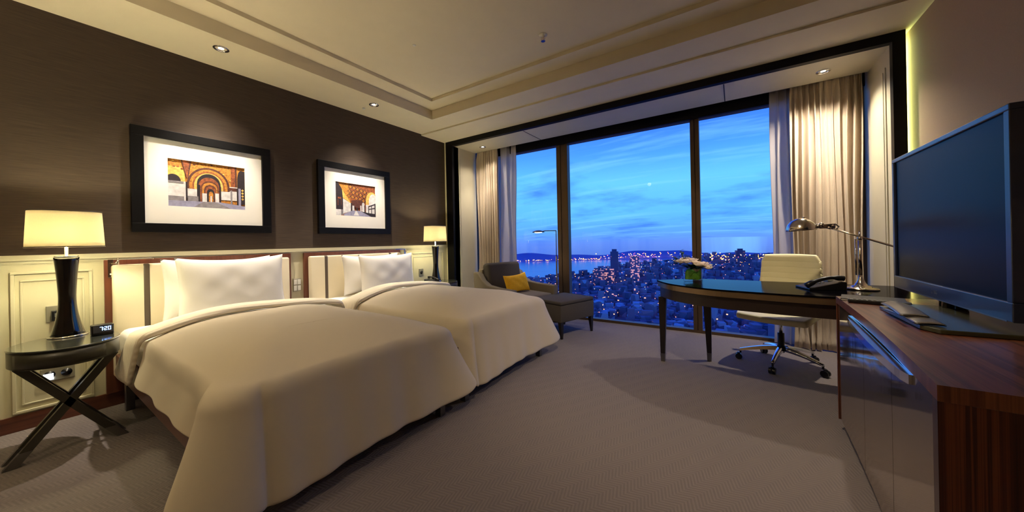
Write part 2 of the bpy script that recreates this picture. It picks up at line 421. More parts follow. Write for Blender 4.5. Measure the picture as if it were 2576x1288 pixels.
# window
win = bpy.data.objects.new('window_1', None); COL.objects.link(win); win.location = (-1.3, 4.6, 0); win['kind'] = 'structure'
win['label'] = 'tall three-pane window in a bronze frame'
def wpart(name, mb, mat, **kw):
    bmesh.ops.translate(mb.bm, vec=Vector((1.3, -4.6, 0)), verts=mb.bm.verts); return obj(name, mb, mat, win, **kw)
wf = MB().box(-3.66, 1.07, 4.57, 4.66, 2.55, 2.74).box(-3.66, 1.07, 4.57, 4.66, 0, .035).box(-3.66, -3.6, 4.57, 4.66, .035, 2.55).box(1.01, 1.07, 4.57, 4.66, .035, 2.55)
wpart('frame', wf, M_bronze)
for x0, x1 in ((-2.205, -2.03), (-.432, -.338)):
    mm = (x0+x1)/2-.02 if x1-x0 > .12 else (x0+x1)/2
    wpart('mullion', MB().box(x0, mm-.005, 4.57, 4.66, .035, 2.55).box(mm+.005, x1, 4.57, 4.66, .035, 2.55).box(mm-.005, mm+.005, 4.6, 4.66, .035, 2.55), M_bronze)
for x0, x1 in ((-3.6, -2.205), (-2.03, -.432), (-.338, 1.01)):
    wpart('glass_pane', MB().box(x0, x1, 4.615, 4.617, .035, 2.55), M_glass)

# light strip hidden behind the frame edge beside the right wall
led = MB().box(1.112, 1.124, 3.975, 3.995, .05, 2.68)
o = tag(obj('light_strip', led, emit('green_white_glow', (214, 236, 160), 30)), 'vertical light strip glowing yellow green behind the black frame by the right wall', 'light')

# ------------------------------------------------------------------ curtains
def curtain(name, x0, x1, y, amp, folds, z0, z1, mat, label, group, seed, gather=True, puddle=0, solid=.003):
    rnd = random.Random(seed)
    ph = [rnd.uniform(0, 6.28) for _ in range(6)]
    n = int(folds*14)
    def fn(u, v):
        x = x0+(x1-x0)*u; zz = z0+(z1-z0)*v
        wv = sin(2*pi*folds*u+ph[0]+1.1*sin(2*pi*u*2.3+ph[1]))
        wv = math.copysign(abs(wv)**.7, wv)
        a = amp*(.75+.35*sin(2*pi*u*1.7+ph[2]))
        k = 1.0
        if gather and v > .94:
            q = (v-.94)/.06; k = 1-.55*q
            wv = wv*(1-q*.6)+.5*q*sin(2*pi*folds*2.6*u+ph[3])
        yy = y-a*k*wv+.012*sin(3*zz+ph[4]+7*u)
        xx = x+.35*amp*cos(2*pi*folds*u+ph[0])*k+.008*sin(2.2*zz+9*u)
        if puddle and v < .075:
            q = 1-v/.075
            yy -= puddle*q*q*(.6+.5*sin(2*pi*folds*u+ph[5])) ; xx += .02*q*sin(2*pi*folds*1.6*u+ph[3])
            zz += .03*q*(1-q)*4*(.5+.5*sin(2*pi*folds*u+ph[5]))
        return (xx, yy, zz)
    o = obj(name, MB().grid(fn, n, 46), mat, smooth=True, solid=solid, offs=0)
    return tag(o, label, 'curtain', group)
curtain('curtain', -3.59, -3.20, 4.44, .035, 8, .015, 2.69, M_curtain, 'gathered taupe curtain behind the armchair at the left of the window', 'heavy curtains', 3)
curtain('curtain', .50, 1.02, 4.46, .034, 11, .012, 2.69, M_curtain, 'wide taupe curtain behind the desk chair at the right of the window', 'heavy curtains', 5, puddle=.05)
curtain('sheer_curtain', -3.27, -2.885, 4.51, .022, 3.2, .015, 2.68, M_sheer, 'pale sheer curtain bunched at the left of the window', 'sheer curtains', 9, False)
curtain('sheer_curtain', .338, .60, 4.51, .020, 3.6, .015, 2.68, M_sheer, 'pale sheer curtain bunched at the right of the window', 'sheer curtains', 12, False)

# ------------------------------------------------------------------ downlights
def downlight(x, y, z_, label, group=None):
    r = thing('downlight', label, 'ceiling light', (x, y, z_), 0, group)
    obj('trim_ring', MB().lathe([(.052, .0), (.052, -.006), (.044, -.008), (.036, .0), (.036, .02)], 32, cap=False), M_chrome, r, smooth=True)
    obj('reflector', MB().lathe([(.036, .0), (.034, .012), (.001, .014)], 24, cap=False), M_blackgloss, r, smooth=True)
    obj('bulb', MB().lathe([(.001, -.001), (.027, .0005), (.027, .010), (.001, .012)], 24), M_bulb, r, smooth=True)
    return r
downlight(-3.42, .985, 2.735, 'recessed ceiling spotlight above the left framed picture', 'picture spotlights')
downlight(-3.42, 2.36, 2.735, 'recessed ceiling spotlight above the right framed picture', 'picture spotlights')
downlight(-3.30, 4.20, 2.641, 'recessed spotlight over the left curtain', 'window bay spotlights')
downlight(.70, 4.17, 2.641, 'recessed spotlight over the right curtain', 'window bay spotlights')
sp = thing('sprinkler', 'small white fire sprinkler head on the flat ceiling', 'sprinkler', (-1.33, 2.55, 2.885))
obj('flange', MB().lathe([(.035, 0), (.035, -.004), (.012, -.008), (.012, -.02)], 24), M_white, sp, smooth=True)
obj('head', MB().tube([(0, 0, -.02), (0, 0, -.05)], .006).tube([(.014, 0, -.012), (.016, 0, -.035), (0, 0, -.05)], .003).tube([(-.014, 0, -.012), (-.016, 0, -.035), (0, 0, -.05)], .003).lathe([(.018, -.052), (.018, -.054)], 16), M_nickel, sp)
tag(obj('ceiling_sensor', MB().lathe([(.012, 2.880), (.016, 2.885)], 16), M_white, smooth=True, loc=(-2.33, 2.02, 0)), 'tiny white button on the ceiling left of the sprinkler', 'sensor')
tag(obj('smoke_detector', MB().lathe([(.012, 2.722), (.018, 2.735)], 16), M_white, smooth=True, loc=(-3.60, 2.35, 0)), 'small round sensor in the soffit beside the right picture spotlight', 'sensor')

# ------------------------------------------------------------------ pictures
GOLD = plain('print_gold', (188, 124, 46), .6, var=.55, vscale=90); YEL = plain('print_yellow', (220, 178, 90), .6, var=.3, vscale=60)
BRN = plain('print_brown', (86, 46, 34), .6, var=.35, vscale=60); RUST = plain('print_rust', (140, 76, 40), .6, var=.6, vscale=70)
WHT = plain('print_white', (214, 210, 208), .6, var=.2, vscale=30); GRY = plain('print_grey', (132, 126, 130), .6, var=.2, vscale=40)
DRK = plain('print_dark', (38, 28, 34), .6, var=.3, vscale=50); LAV = plain('print_lavender', (148, 146, 172), .6, var=.15, vscale=40)
PM = [GOLD, YEL, BRN, RUST, WHT, GRY, DRK, LAV]; PI = dict(GOLD=0, YEL=1, BRN=2, RUST=3, WHT=4, GRY=5, DRK=6, LAV=7)
M_mat = plain('picture_mount', (240, 236, 226), .7, var=.01)
PW, PH = .51, .385
class Print:      # flat printed sheet, drawn in y (0..1 across) and z (0..1 up)
    def __init__(s): s.bm = bmesh.new(); s.k = 0
    def poly(s, c, pts):
        s.k += 1; d = .0001*s.k
        pts = [(min(1, max(0, a)), min(1, max(0, b))) for a, b in pts]
        q = []
        for p in pts:
            if not q or (abs(p[0]-q[-1][0])+abs(p[1]-q[-1][1])) > 1e-5: q.append(p)
        if len(q) > 2 and abs(q[0][0]-q[-1][0])+abs(q[0][1]-q[-1][1]) < 1e-5: q.pop()
        if len(q) < 3: return
        f = s.bm.faces.new([s.bm.verts.new((d, (a-.5)*PW, (b-.5)*PH)) for a, b in q]); f.material_index = PI[c]
        f.normal_update()
        if f.normal.x < 0: f.normal_flip()
    def rect(s, c, a0, a1, b0, b1): s.poly(c, [(a0, b0), (a1, b0), (a1, b1), (a0, b1)])
    def arch(s, c, cx, w, b0, b1, top=None, n=18):
        r = w/2; ry = (top-b1) if top else r*PW/PH
        s.poly(c, [(cx-r, b0), (cx+r, b0)]+[(cx+r*cos(pi*i/n), b1+ry*sin(pi*i/n)) for i in range(n+1)])
def print_arcade():
    p = Print(); p.rect('GOLD', 0, 1, 0, 1); p.rect('YEL', 0, .2, .45, .85)
    for i in range(26):
        a, b_ = random.random(), .62+.38*random.random(); p.rect(random.choice(['RUST', 'YEL', 'BRN']), a, a+.03, b_, b_+.025)
    p.poly('RUST', [(.16, 1), (.28, 1), (.235, .62), (.215, .62)]); p.poly('BRN', [(.155, 1), (.17, 1), (.225, .62), (.215, .62)]); p.poly('BRN', [(.26, 1), (.285, 1), (.24, .62), (.232, .62)])
    p.rect('RUST', .8, .87, .5, 1); p.rect('BRN', .86, .885, .5, 1)
    p.rect('WHT', 0, 1, .2, .52); p.rect('GRY', 0, .2, .12, .22); p.rect('BRN', .22, .36, .44, .52); p.rect('BRN', .68, .9, .42, .50)
    p.arch('BRN', .5, .56, .4, .48, .90); p.arch('GOLD', .5, .50, .4, .48, .86); p.arch('RUST', .5, .42, .4, .48, .81); p.arch('YEL', .5, .38, .4, .48, .78)
    p.arch('DRK', .5, .31, .1, .52, .76); p.arch('RUST', .5, .27, .1, .48, .68); p.arch('BRN', .51, .22, .1, .46, .60); p.arch('GOLD', .51, .20, .1, .44, .57)
    p.arch('BRN', .515, .16, .1, .40, .52); p.arch('RUST', .52, .14, .1, .38, .49); p.arch('DRK', .52, .10, .12, .34, .43); p.arch('GOLD', .525, .06, .12, .30, .37)
    p.rect('WHT', .41, .47, .08, .32); p.rect('WHT', .58, .63, .12, .34); p.rect('WHT', .515, .535, .1, .27)
    p.rect('GRY', .23, .36, .12, .24); p.arch('DRK', .06, .18, .52, .54, .68); p.rect('GRY', 0, .18, .50, .54)
    p.rect('WHT', .185, .205, .12, .54); p.rect('DRK', .208, .228, .12, .54)
    p.rect('DRK', .36, .385, .1, .5); p.rect('DRK', .645, .66, .1, .5)
    p.rect('GRY', .79, .815, .12, .44); p.rect('DRK', .88, .92, .06, .5); p.rect('LAV', .905, .94, .08, .62); p.rect('DRK', .94, 1, .12, .92); p.arch('DRK', .95, .12, .5, .7, .93)
    for k in range(4): p.poly('YEL', [(.965+.0, .22+.07*k), (.985, .25+.07*k), (.965, .28+.07*k), (.945, .25+.07*k)])
    p.poly('LAV', [(0, 0), (1, 0), (1, .08), (.66, .14), (.36, .13), (0, .12)]); p.poly('GRY', [(.3, 0), (.8, 0), (.6, .13), (.42, .13)])
    return p
def print_nave():
    p = Print(); p.rect('RUST', 0, 1, 0, 1)
    p.poly('GOLD', [(.05, 1), (.3, 1), (.36, .5), (.34, .42), (.15, .55)]); p.poly('YEL', [(.16, .8), (.24, .62), (.38, .38), (.34, .4), (.16, .56)])
    for i in range(7):
        for j in range(3):
            a = .36+.09*i-.02*j; b_ = .9-.14*j-.03*i
            if a < .9: p.poly('DRK', [(a, b_-.075), (a+.052, b_), (a, b_+.075), (a-.052, b_)]); p.poly('GOLD', [(a, b_-.055), (a+.036, b_), (a, b_+.055), (a-.036, b_)]); p.poly('RUST', [(a, b_-.02), (a+.014, b_), (a, b_+.02), (a-.014, b_)])
    p.poly('BRN', [(.38, .48), (.62, .52), (.7, .36), (.6, .26), (.46, .26), (.38, .36)])
    p.poly('DRK', [(0, 1), (.05, 1), (.15, .8), (.17, .5), (.17, .1), (0, .18)]); p.rect('RUST', .05, .13, .3, .55); p.rect('DRK', .06, .125, .18, .5)
    p.poly('WHT', [(.17, .52), (.36, .38), (.36, .14), (.17, .06)]); p.rect('GRY', .11, .17, .02, .18); p.poly('WHT', [(0, 0), (.12, 0), (.12, .18), (0, .18)])
    p.rect('DRK', .355, .385, .14, .40); p.rect('WHT', .39, .44, .16, .32); p.rect('DRK', .49, .53, .17, .26)
    p.arch('YEL', .9, .32, .1, .5, .80); p.arch('WHT', .93, .22, .1, .48, .74); p.arch('WHT', .67, .07, .14, .36, .44); p.rect('WHT', .59, .62, .15, .34); p.rect('WHT', .74, .82, .12, .38); p.rect('DRK', .695, .72, .13, .36)
    p.poly('DRK', [(.8, .34), (1, .44), (1, .40), (.8, .30)]); p.poly('DRK', [(.8, .25), (1, .31), (1, .27), (.8, .22)]); p.rect('DRK', .8, .82, .04, .32); p.rect('DRK', .88, .9, .04, .37); p.rect('DRK', .97, 1, .02, .44)
    p.poly('LAV', [(.17, .04), (.4, .17), (.58, .17), (.9, 0), (.2, 0)]); p.poly('WHT', [(.42, .02), (.47, .16), (.50, .16), (.56, .02)])
    p.poly('DRK', [(.6, .16), (.8, .12), (1, .1), (1, 0), (.88, 0)])
    return p
def picture(y, z_, pr, label):
    r = thing('framed_picture', label, 'picture', (WX+.001, y, z_), 0, 'framed pictures over the beds')
    f = MB(); w2, h2, bw = .4575, .407, .07
    f.box(0, .037, -w2, w2, -h2, -h2+bw, bev=.003); f.box(0, .037, -w2, w2, h2-bw, h2, bev=.003)
    f.box(0, .037, -w2, -w2+bw, -h2+bw, h2-bw, bev=.003); f.box(0, .037, w2-bw, w2, -h2+bw, h2-bw, bev=.003)
    obj('frame', f, M_black, r)
    ap_w, ap_h = PW/2, PH/2; mt = MB(); X = .012
    mt.box(.006, X+.003, -w2+bw, w2-bw, -h2+bw, -ap_h); mt.box(.006, X+.003, -w2+bw, w2-bw, ap_h, h2-bw)
    mt.box(.006, X+.003, -w2+bw, -ap_w, -ap_h, ap_h); mt.box(.006, X+.003, ap_w, w2-bw, -ap_h, ap_h)
    obj('mount', mt, M_mat, r)
    q = MB(); q.bm.free(); q.bm = pr.bm
    bmesh.ops.translate(q.bm, vec=Vector((.004, 0, 0)), verts=q.bm.verts)
    obj('photograph', q, PM, r)
picture(.992, 1.673, print_arcade(), 'wide black framed photograph of golden arches above the nearer bed')
picture(2.357, 1.673, print_nave(), 'black framed photograph of a vaulted gallery above the farther bed')

# ------------------------------------------------------------------ headboards, beds
def headboard(y, label):
    r = thing('headboard', label, 'headboard', (WX+.013, y, .1), 0, 'headboards on the cream wall')
    o = obj('wood_frame', MB().box(0, .03, -.607, .607, 0, .962, bev=.002), M_wood_v, r)
    obj('padded_panel', MB().box(.031, .085, -.575, .575, .12, .925), M_leather_w, r, smooth=True, bevel=.018)
    obj('strap', MB().box(.05, .0885, -.43, -.385, .119, .926), M_strap, r, smooth=True, bevel=.016)
    obj('strap', MB().box(.05, .0885, .385, .43, .119, .926), M_strap, r, smooth=True, bevel=.016)
headboard(1.004, 'cream padded headboard with wood frame behind the nearer bed')
headboard(2.345, 'cream padded headboard with wood frame behind the farther bed')

def make_bed(label):
    r = thing('bed', label, 'bed', (-3.70, 1.035, 0), 0, 'twin beds')
    fr = MB().box(0, 2.03, -.60, -.575, .25, .385, bev=.003).box(0, 2.03, .575, .60, .25, .385, bev=.003).box(2.005, 2.03, -.575, .575, .25, .385, bev=.003).box(0, .03, -.575, .575, .25, .385).box(0.03, 2.0, -.575, .575, .34, .375)
    obj('bed_frame', fr, M_wood_h, r)
    for x, y in ((.10, -.55), (.10, .55), (2.055, -.55), (2.055, .55)):
        obj('leg', MB().box(x-.025, x+.025, y-.022, y+.022, 0, .26 if x > 1 else .25, bev=.003), M_steel, r)
    obj('mattress', MB().box(.0, 2.0, -.585, .585, .386, .565), M_sheet, r, smooth=True, bevel=.045)
    return r
bed1 = make_bed('white twin bed nearest the camera with wooden side rail')
bed2 = copy_tree(bed1); bed2.location.y += 1.34; bed2['label'] = 'twin bed farther from the camera beside the armchair'

def sm(x): x = max(0, min(1, x)); return x*x*(3-2*x)
def duvet_surface(nl, fl_):
    """stations round the bed edge: base point, hem point; returns list and functions"""
    st = []
    xh, xf, yy = .80, 2.03, .60
    # near side from the head end to the foot
    N = 34
    for i in range(N+1):
        u = i/N; x = xh+(xf-.12-xh)*u
        d = .235+.006*sin(5*u)+.06*sm((u-.8)/.2)
        o = .018+.008*sin(9*u)**2+.03*sm((u-.85)/.15)
        st.append(((x, -yy+.04), (x+.02*u, -yy-o), d, (xh+(1.55-xh)*u, -.12)))
    C = 18
    for i in range(1, C):          # near foot corner: cone of cloth flaring out to the side
        u = i/C; a = -pi/2+u*pi/2
        bx, by = xf-.12+.12*cos(a), -yy+.04+.12+.12*sin(a)
        fl = sin(pi*u)**1.2
        ox, oy = cos(a)*(.06+.10*fl), sin(a)*(.06)-nl*sin(pi*min(1, u*1.25))**1.3*(u < .8)
        st.append(((bx, by), (bx+ox, by+oy), .30+.20*u+.03*fl, (1.55, -.12+.02*u)))
    K = 30
    for i in range(K+1):           # across the foot
        u = i/K; y = -yy+.16+(2*yy-.32)*u
        o = .09+.008*sin(14*u+1)+.005*sin(31*u)
        st.append(((xf, y), (xf+o, y), .495-.02*u+.004*sin(8*u), (1.55, -.10+.20*u)))
    for i in range(1, C):          # far foot corner flares into the aisle
        u = i/C; a = u*pi/2
        bx, by = xf-.12+.12*cos(a), yy-.16+.12*sin(a)
        fl = sin(pi*u)**1.1
        st.append(((bx, by), (bx+cos(a)*.09+.10*fl, by+sin(a)*.05+fl_*fl), .475-.19*u**2+.02*fl, (1.55, .10+.02*u)))
    for i in range(N+1):
        u = 1-i/N; x = xh+(xf-.12-xh)*u
        d = .255+.03*sin(5*u+1)
        st.append(((x, yy-.04), (x, yy+.03+.01*sin(8*u)**2), d, (xh+(1.55-xh)*u, .12)))
    return st
def duvet_mesh(st, ztop=.672, zedge=.592, off=0.0, wrinkle=1.0):
    n = len(st); A, B = 12, 22
    def fn(i, j):
        (bx, by), (hx, hy), d, (cx, cy) = st[i]
        if j <= A:
            t = j/A
            x = cx+(bx-cx)*t; y = cy+(by-cy)*t
            zz = zedge+(ztop-zedge)*(1-t**2.2)
            zz -= .02*sm((x-1.75)/.35)
        else:
            t = (j-A)/B
            # quarter-round then hang
            q = min(1, t/.3); e = .06
            dz = d
            if t < .3:
                a = q*pi/2; kx = .45*sin(a); zz = zedge-.085*(1-cos(a))*1.0-.02*sm((bx-1.75)/.35)
            else:
                p = (t-.3)/.7; kx = .45+.55*(p**1.1); zz = zedge-.02*sm((bx-1.75)/.35)-.085-(dz-.085)*p
            x = bx+(hx-bx)*kx; y = by+(hy-by)*kx
            rip = wrinkle*sm(t)*(.007*sin(i*.55)+.005*sin(i*.23+2)-.035*math.exp(-((i-31.5)/1.6)**2)*sm(t*1.5)-.02*math.exp(-((i-52)/1.5)**2)-.02*math.exp(-((i-84)/1.8)**2))
            nx, ny = hx-bx, hy-by; L = max(1e-4, sqrt(nx*nx+ny*ny)); x += nx/L*rip; y += ny/L*rip
            x += off*nx/L; y += off*ny/L
        zz += off*(1 if j <= A else max(0, 1-(j-A)/B*3))
        zz += wrinkle*.004*sin(7*x+3*y)*sin(5*y+1)
        return (x, y, zz)
    b = bmesh.new(); V = [[b.verts.new(fn(i, j)) for j in range(A+B+1)] for i in range(n)]
    for i in range(n-1):
        for j in range(A+B): b.faces.new((V[i][j], V[i+1][j], V[i+1][j+1], V[i][j+1]))
    # middle strip between the two spine lines
    uvn = n
    for i in range(n//2):
        a, c = V[i][0], V[n-1-i][0]; a2, c2 = V[i+1][0], V[n-2-i][0]
        if n-2-i > i+1:
            try: b.faces.new((a, c, c2, a2))
            except ValueError: pass
    bmesh.ops.recalc_face_normals(b, faces=b.faces)
    for f in b.faces:
        pass
    m = MB(); m.bm.free(); m.bm = b; return m
def make_duvet(y, label, nl, fl_):
    r = thing('duvet', label, 'duvet', (-3.70, y, 0), 0, 'duvets')
    st = duvet_surface(nl, fl_)
    o = obj('cover', duvet_mesh(st), M_duvet, r, smooth=True, solid=.014, offs=0, sub=1)
    # turned-back end: striped band across the bed and down both sides
    prof = []
    for i in range(61):
        s = -1+2*i/60; a = abs(s)
        if a < .66: y_ = s/.66*.56; z_ = .612+.064*(1-(a/.66)**2.6)
        else:
            q = (a-.66)/.34
            ang = min(1, q/.25)*pi/2
            k = math.copysign(1, s)
            if q < .25: y_ = k*(.56+.055*sin(ang)); z_ = .612-.05*(1-cos(ang))
            else: y_ = k*(.615+.022*((q-.25)/.75)); z_ = .562-.225*((q-.25)/.75)
        prof.append((y_, z_))
    def bf(u, v):
        i = u*60; k = min(59, int(i)); f = i-k
        y_ = prof[k][0]*(1-f)+prof[k+1][0]*f; z_ = prof[k][1]*(1-f)+prof[k+1][1]*f
        side = max(0, abs(2*u-1)-.66)/.34
        x0, x1 = .60-.28*side+.02*sin(6*u), .83-.10*side+.01*sin(9*u)
        th = .012+.020*min(1, v/.15)**.5*min(1, (1-v)/.06)**.5
        x = x0+(x1-x0)*v
        return (x, y_*(1+.02*sin(pi*v)), z_+th*(1 if side < .2 else .3)-.008*sin(12*u))
    mb = MB().grid(bf, 90, 12)
    o = obj('turned_back_band', mb, M_rib, r, smooth=True, solid=.02, offs=0)
    uv = o.data.uv_layers.new(name='UVMap')
    for p in o.data.polygons:
        for li in p.loop_indices:
            co = o.data.vertices[o.data.loops[li].vertex_index].co
            uv.data[li].uv = (co.y, co.x)
    o['label'] = 'striped turned-back edge'
    return r
make_duvet(1.035, 'ivory duvet draped over the nearer bed', .155, .25)
make_duvet(2.375, 'ivory duvet draped over the farther bed beside the armchair', .0, .27)

def pillow_mb(w, h, th, seed=0, pinch=.1):
    rnd = random.Random(seed); ph = [rnd.uniform(0, 6) for _ in range(6)]
    def half(s):
        def fn(u, v):
            a, b_ = 2*u-1, 2*v-1
            ex = 1-pinch*(1-abs(b_)**2)*abs(a)**3*.5; ey = 1-pinch*1.3*(1-abs(a)**2.4)*abs(b_)**3
            x = a*ex*w/2; z_ = b_*ey*h/2
            e = max(0, (1-abs(a)**3.2)*(1-abs(b_)**3.2))
            t_ = th/2*e**.55
            t_ += .004*sin(9*a+ph[0])*sin(7*b_+ph[1])*e
            return (s*t_, x, z_)
        return fn
    m = MB(); m.grid(half(1), 36, 26); m.grid(half(-1), 36, 26)
    bmesh.ops.remove_doubles(m.bm, verts=m.bm.verts, dist=.0006); bmesh.ops.recalc_face_normals(m.bm, faces=m.bm.faces)
    return m
def pillow(x, y, z_, w, h, th, lean, label, seed, group='white pillows', mat=None, rz=0, name='pillow'):
    m = pillow_mb(w, h, th, seed)
    bmesh.ops.transform(m.bm, matrix=Matrix.Translation((0, 0, h/2)), verts=m.bm.verts)
    bmesh.ops.transform(m.bm, matrix=Matrix.Rotation(lean, 4, 'Y'), verts=m.bm.verts)
    o = obj(name, m, mat or M_pillow, None, smooth=True, loc=(x, y, z_), rot=rz)
    return tag(o, label, 'pillow' if mat is None else 'cushion', group)
pillow(-3.575, 1.01, .578, .72, .48, .15, -.08, 'white pillow upright against the nearer headboard, behind the other pillow', 1)
pillow(-3.42, 1.06, .578, .72, .49, .16, -.12, 'plump white pillow in front on the nearer bed', 2)
pillow(-3.575, 2.42, .578, .74, .45, .15, -.08, 'white pillow against the farther headboard, mostly hidden by another pillow', 3)
pillow(-3.42, 2.53, .578, .74, .45, .16, -.12, 'plump white pillow in front on the farther bed', 4)

# ------------------------------------------------------------------ bedside tables and lamps
def nightstand(loc, label):
    r = thing('bedside_table', label, 'side table', loc, 0, 'oval bedside tables')
    a_, b_ = .235, .20   # half sizes in x and y
    obj('apron', MB().lathe([(.98, .508), (1.0, .512), (1.0, .592), (.98, .596)], 64, (a_, b_)), M_dkwood, r, smooth=False)
    smooth_by_angle(r.children[-1])
    obj('table_top', MB().lathe([(1.0, .5965), (1.015, .599), (1.015, .605), (1.0, .608)], 64, (a_, b_)), M_tableTop, r)
    smooth_by_angle(r.children[-1])
    # drawer front follows the oval on the room side
    def df(u, v):
        ang = radians(-62+100*u); return (a_*1.012*cos(ang), b_*1.012*sin(ang), .52+.068*v)
    obj('drawer', MB().grid(df, 20, 2), M_dkwood, r, smooth=True, solid=.006, offs=0)
    for dx in (.015, .105):     # two crossed pairs of bars
        for s in (-1, 1):
            m = MB()
            c0 = (dx, s*-.16, .51); c1 = (dx, s*.195, 0.0)
            m.taper(c1, c0, (.014, .022), (.014, .022))
            obj('leg', m, M_dkwood, r)
            f = .14
            cc = (dx, c1[1]+(c0[1]-c1[1])*f, .51*f)
            m = MB().taper((c1[0], c1[1], .0005), cc, (.0155, .0235), (.0155, .0235)); obj('foot_cap', m, M_steel, r)
    return r
nightstand((-3.27, .20, 0), 'dark oval side table on crossed legs left of the nearer bed')
nightstand((-3.42, 3.36, 0), 'dark side table behind the farther bed under the small lamp')

def table_lamp(loc, label, power):
    r = thing('table_lamp', label, 'lamp', loc, 0, 'bedside table lamps')
    pr = [(.070, 0), (.075, .004), (.070, .008), (.066, .010)]
    obj('base_plate', MB().lathe([(.001, 0), (.078, 0), (.080, .004), (.076, .010), (.001, .010)], 40), M_chrome, r, smooth=True)
    body = [(.001, .0105)]
    for i in range(25):
        t_ = i/24; z_ = .011+.475*t_
        rr = .034+.034*(max(0, 1-t_*1.9))**2+.016*(max(0, t_-.35)/.65)**1.7
        body.append((rr, z_))
    body.append((.001, .487))
    obj('lamp_body', MB().lathe(body, 40, cap=False), M_blackgloss, r, smooth=True)
    obj('neck', MB().lathe([(.047, .4875), (.047, .494), (.008, .495), (.008, .62)], 32), M_chrome, r, smooth=True)
    def sf(u, v):
        a = 2*pi*u; rx = .125-.008*v; ry = .150-.010*v
        ca, sa = cos(a), sin(a); p = .62
        return (rx*math.copysign(abs(ca)**p, ca), ry*math.copysign(abs(sa)**p, sa), .552+.215*v)
    obj('lamp_shade', MB().grid(sf, 64, 8, True), M_shade, r, smooth=True, solid=.002, offs=0)
    for zz, k in ((.551, 0), (.767, 1)):
        obj('shade_rim', MB().grid(lambda u, v: tuple(a*b for a, b in zip(sf(u, k), (1.012, 1.012, 1)))[:2]+(zz-.003+.006*v,), 64, 1, True), M_strap, r, smooth=True, solid=.002, offs=0)
    ob = obj('bulb', MB().ball((0, 0, .64), .03, (1, 1, 1.2)), emit('lamp_bulb_glow', (255, 236, 190), 20), r, smooth=True)
    l = light('lamp_light', 'POINT', (loc[0], loc[1], loc[2]+.665), power, SHADE, .035)
    l2 = light('lamp_light', 'POINT', (loc[0], loc[1], loc[2]+.585), power*.35, SHADE, .03)
table_lamp((-3.44, .215, .608), 'tall black table lamp with wide cream shade on the left oval table', 21)
table_lamp((-3.50, 3.34, .608), 'black table lamp with cream shade beyond the farther bed', 16)

# clock radio
ck = thing('alarm_clock', 'black digital alarm clock with lit blue digits on the side table', 'clock', (-3.30, .335, .608), radians(0))
obj('case', MB().box(-.025, .03, -.045, .045, 0, .065, bev=.006), M_plastic, ck)
obj('screen', MB().box(.0301, .0312, -.038, .040, .018, .058), plain('clock_screen', (70, 72, 80), .3), ck)
M_dig = emit('clock_digits', (150, 195, 255), 5)
SEG = {'7': 'abc', '2': 'abged', '0': 'abcdef'}
def digit(mb, ch, y, z_, w=.011, h=.022, th=.0022):
    S_ = {'a': (0, w, h-th, h), 'd': (0, w, 0, th), 'g': (0, w, h/2-th/2, h/2+th/2), 'f': (0, th, h/2, h), 'e': (0, th, 0, h/2), 'b': (w-th, w, h/2, h), 'c': (w-th, w, 0, h/2)}
    for s in SEG[ch]:
        a, b_, c_, d_ = S_[s]; mb.box(.0312, .0318, y+a, y+b_, z_+c_, z_+d_)
dg = MB(); digit(dg, '7', -.012, .030); digit(dg, '2', .006, .030); digit(dg, '0', .021, .030)
dg.box(.0312, .0318, .0015, .0035, .036, .038).box(.0312, .0318, .0015, .0035, .045, .047)
obj('digits', dg, M_dig, ck)

# sockets, switch plates on the wall
def plate(y0, y1, z0, z1, label, kind, cat='socket', x=WX+.012):
    r = thing('wall_socket' if cat == 'socket' else 'light_switch', label, cat, (x+.001, (y0+y1)/2, z0))
    w2, h = (y1-y0)/2, z1-z0
    obj('plate', MB().box(0, .008, -w2, w2, 0, h, bev=.002), M_plate, r)
    if kind == 'switch':
        for zz in (.08*h, .54*h):
            for s in (-1, 1): obj('rocker', MB().box(.008, .012, s*w2*.5-w2*.42, s*w2*.5+w2*.42, zz, zz+.38*h, bev=.001), M_white, r)
    else:
        n = max(1, round(w2*2/h))
        for k in range(n):
            yc = -w2+(k+.5)*2*w2/n
            m = MB().lathe([(.001, .009), (.020, .009), (.024, .011)], 24)
            bmesh.ops.rotate(m.bm, cent=(0, 0, 0), matrix=Matrix.Rotation(pi/2, 3, 'Y'), verts=m.bm.verts)
            bmesh.ops.translate(m.bm, vec=Vector((0, yc, h/2)), verts=m.bm.verts)
            obj('outlet', m, M_plastic, r, smooth=True)
    return r
plate(.15, .24, .665, .77, 'steel wall socket with a black charger plugged in above the side table', 's')
pl = thing('charger_plug', 'black charger plugged into the upper wall socket', 'plug', (WX+.025, .192, .665))
obj('body', MB().box(0, .045, -.022, .022, .01, .075, bev=.004), M_plastic, pl)
obj('marking', MB().box(.0451, .0456, -.010, .010, .035, .060), M_plasticgrey, pl)
obj('cable', MB().tube([(.03, 0, .012), (.03, 0, -.01), (.028, 0, -.025)], .003), M_plastic, pl)
plate(.125, .262, .275, .36, 'steel double wall socket low behind the side table legs', 's')
nl = tag(obj('night_light', MB().box(WX+.022, WX+.026, .135, .175, .285, .325), emit('night_light_glow', (225, 235, 255), 5)), 'small glowing white night light low behind the side table', 'light')
plate(1.640, 1.712, .665, .80, 'cream four-button light switch between the two headboards', 'switch', 'switch')
plate(3.29, 3.37, .665, .77, 'steel wall socket above the phone by the farther lamp', 's')

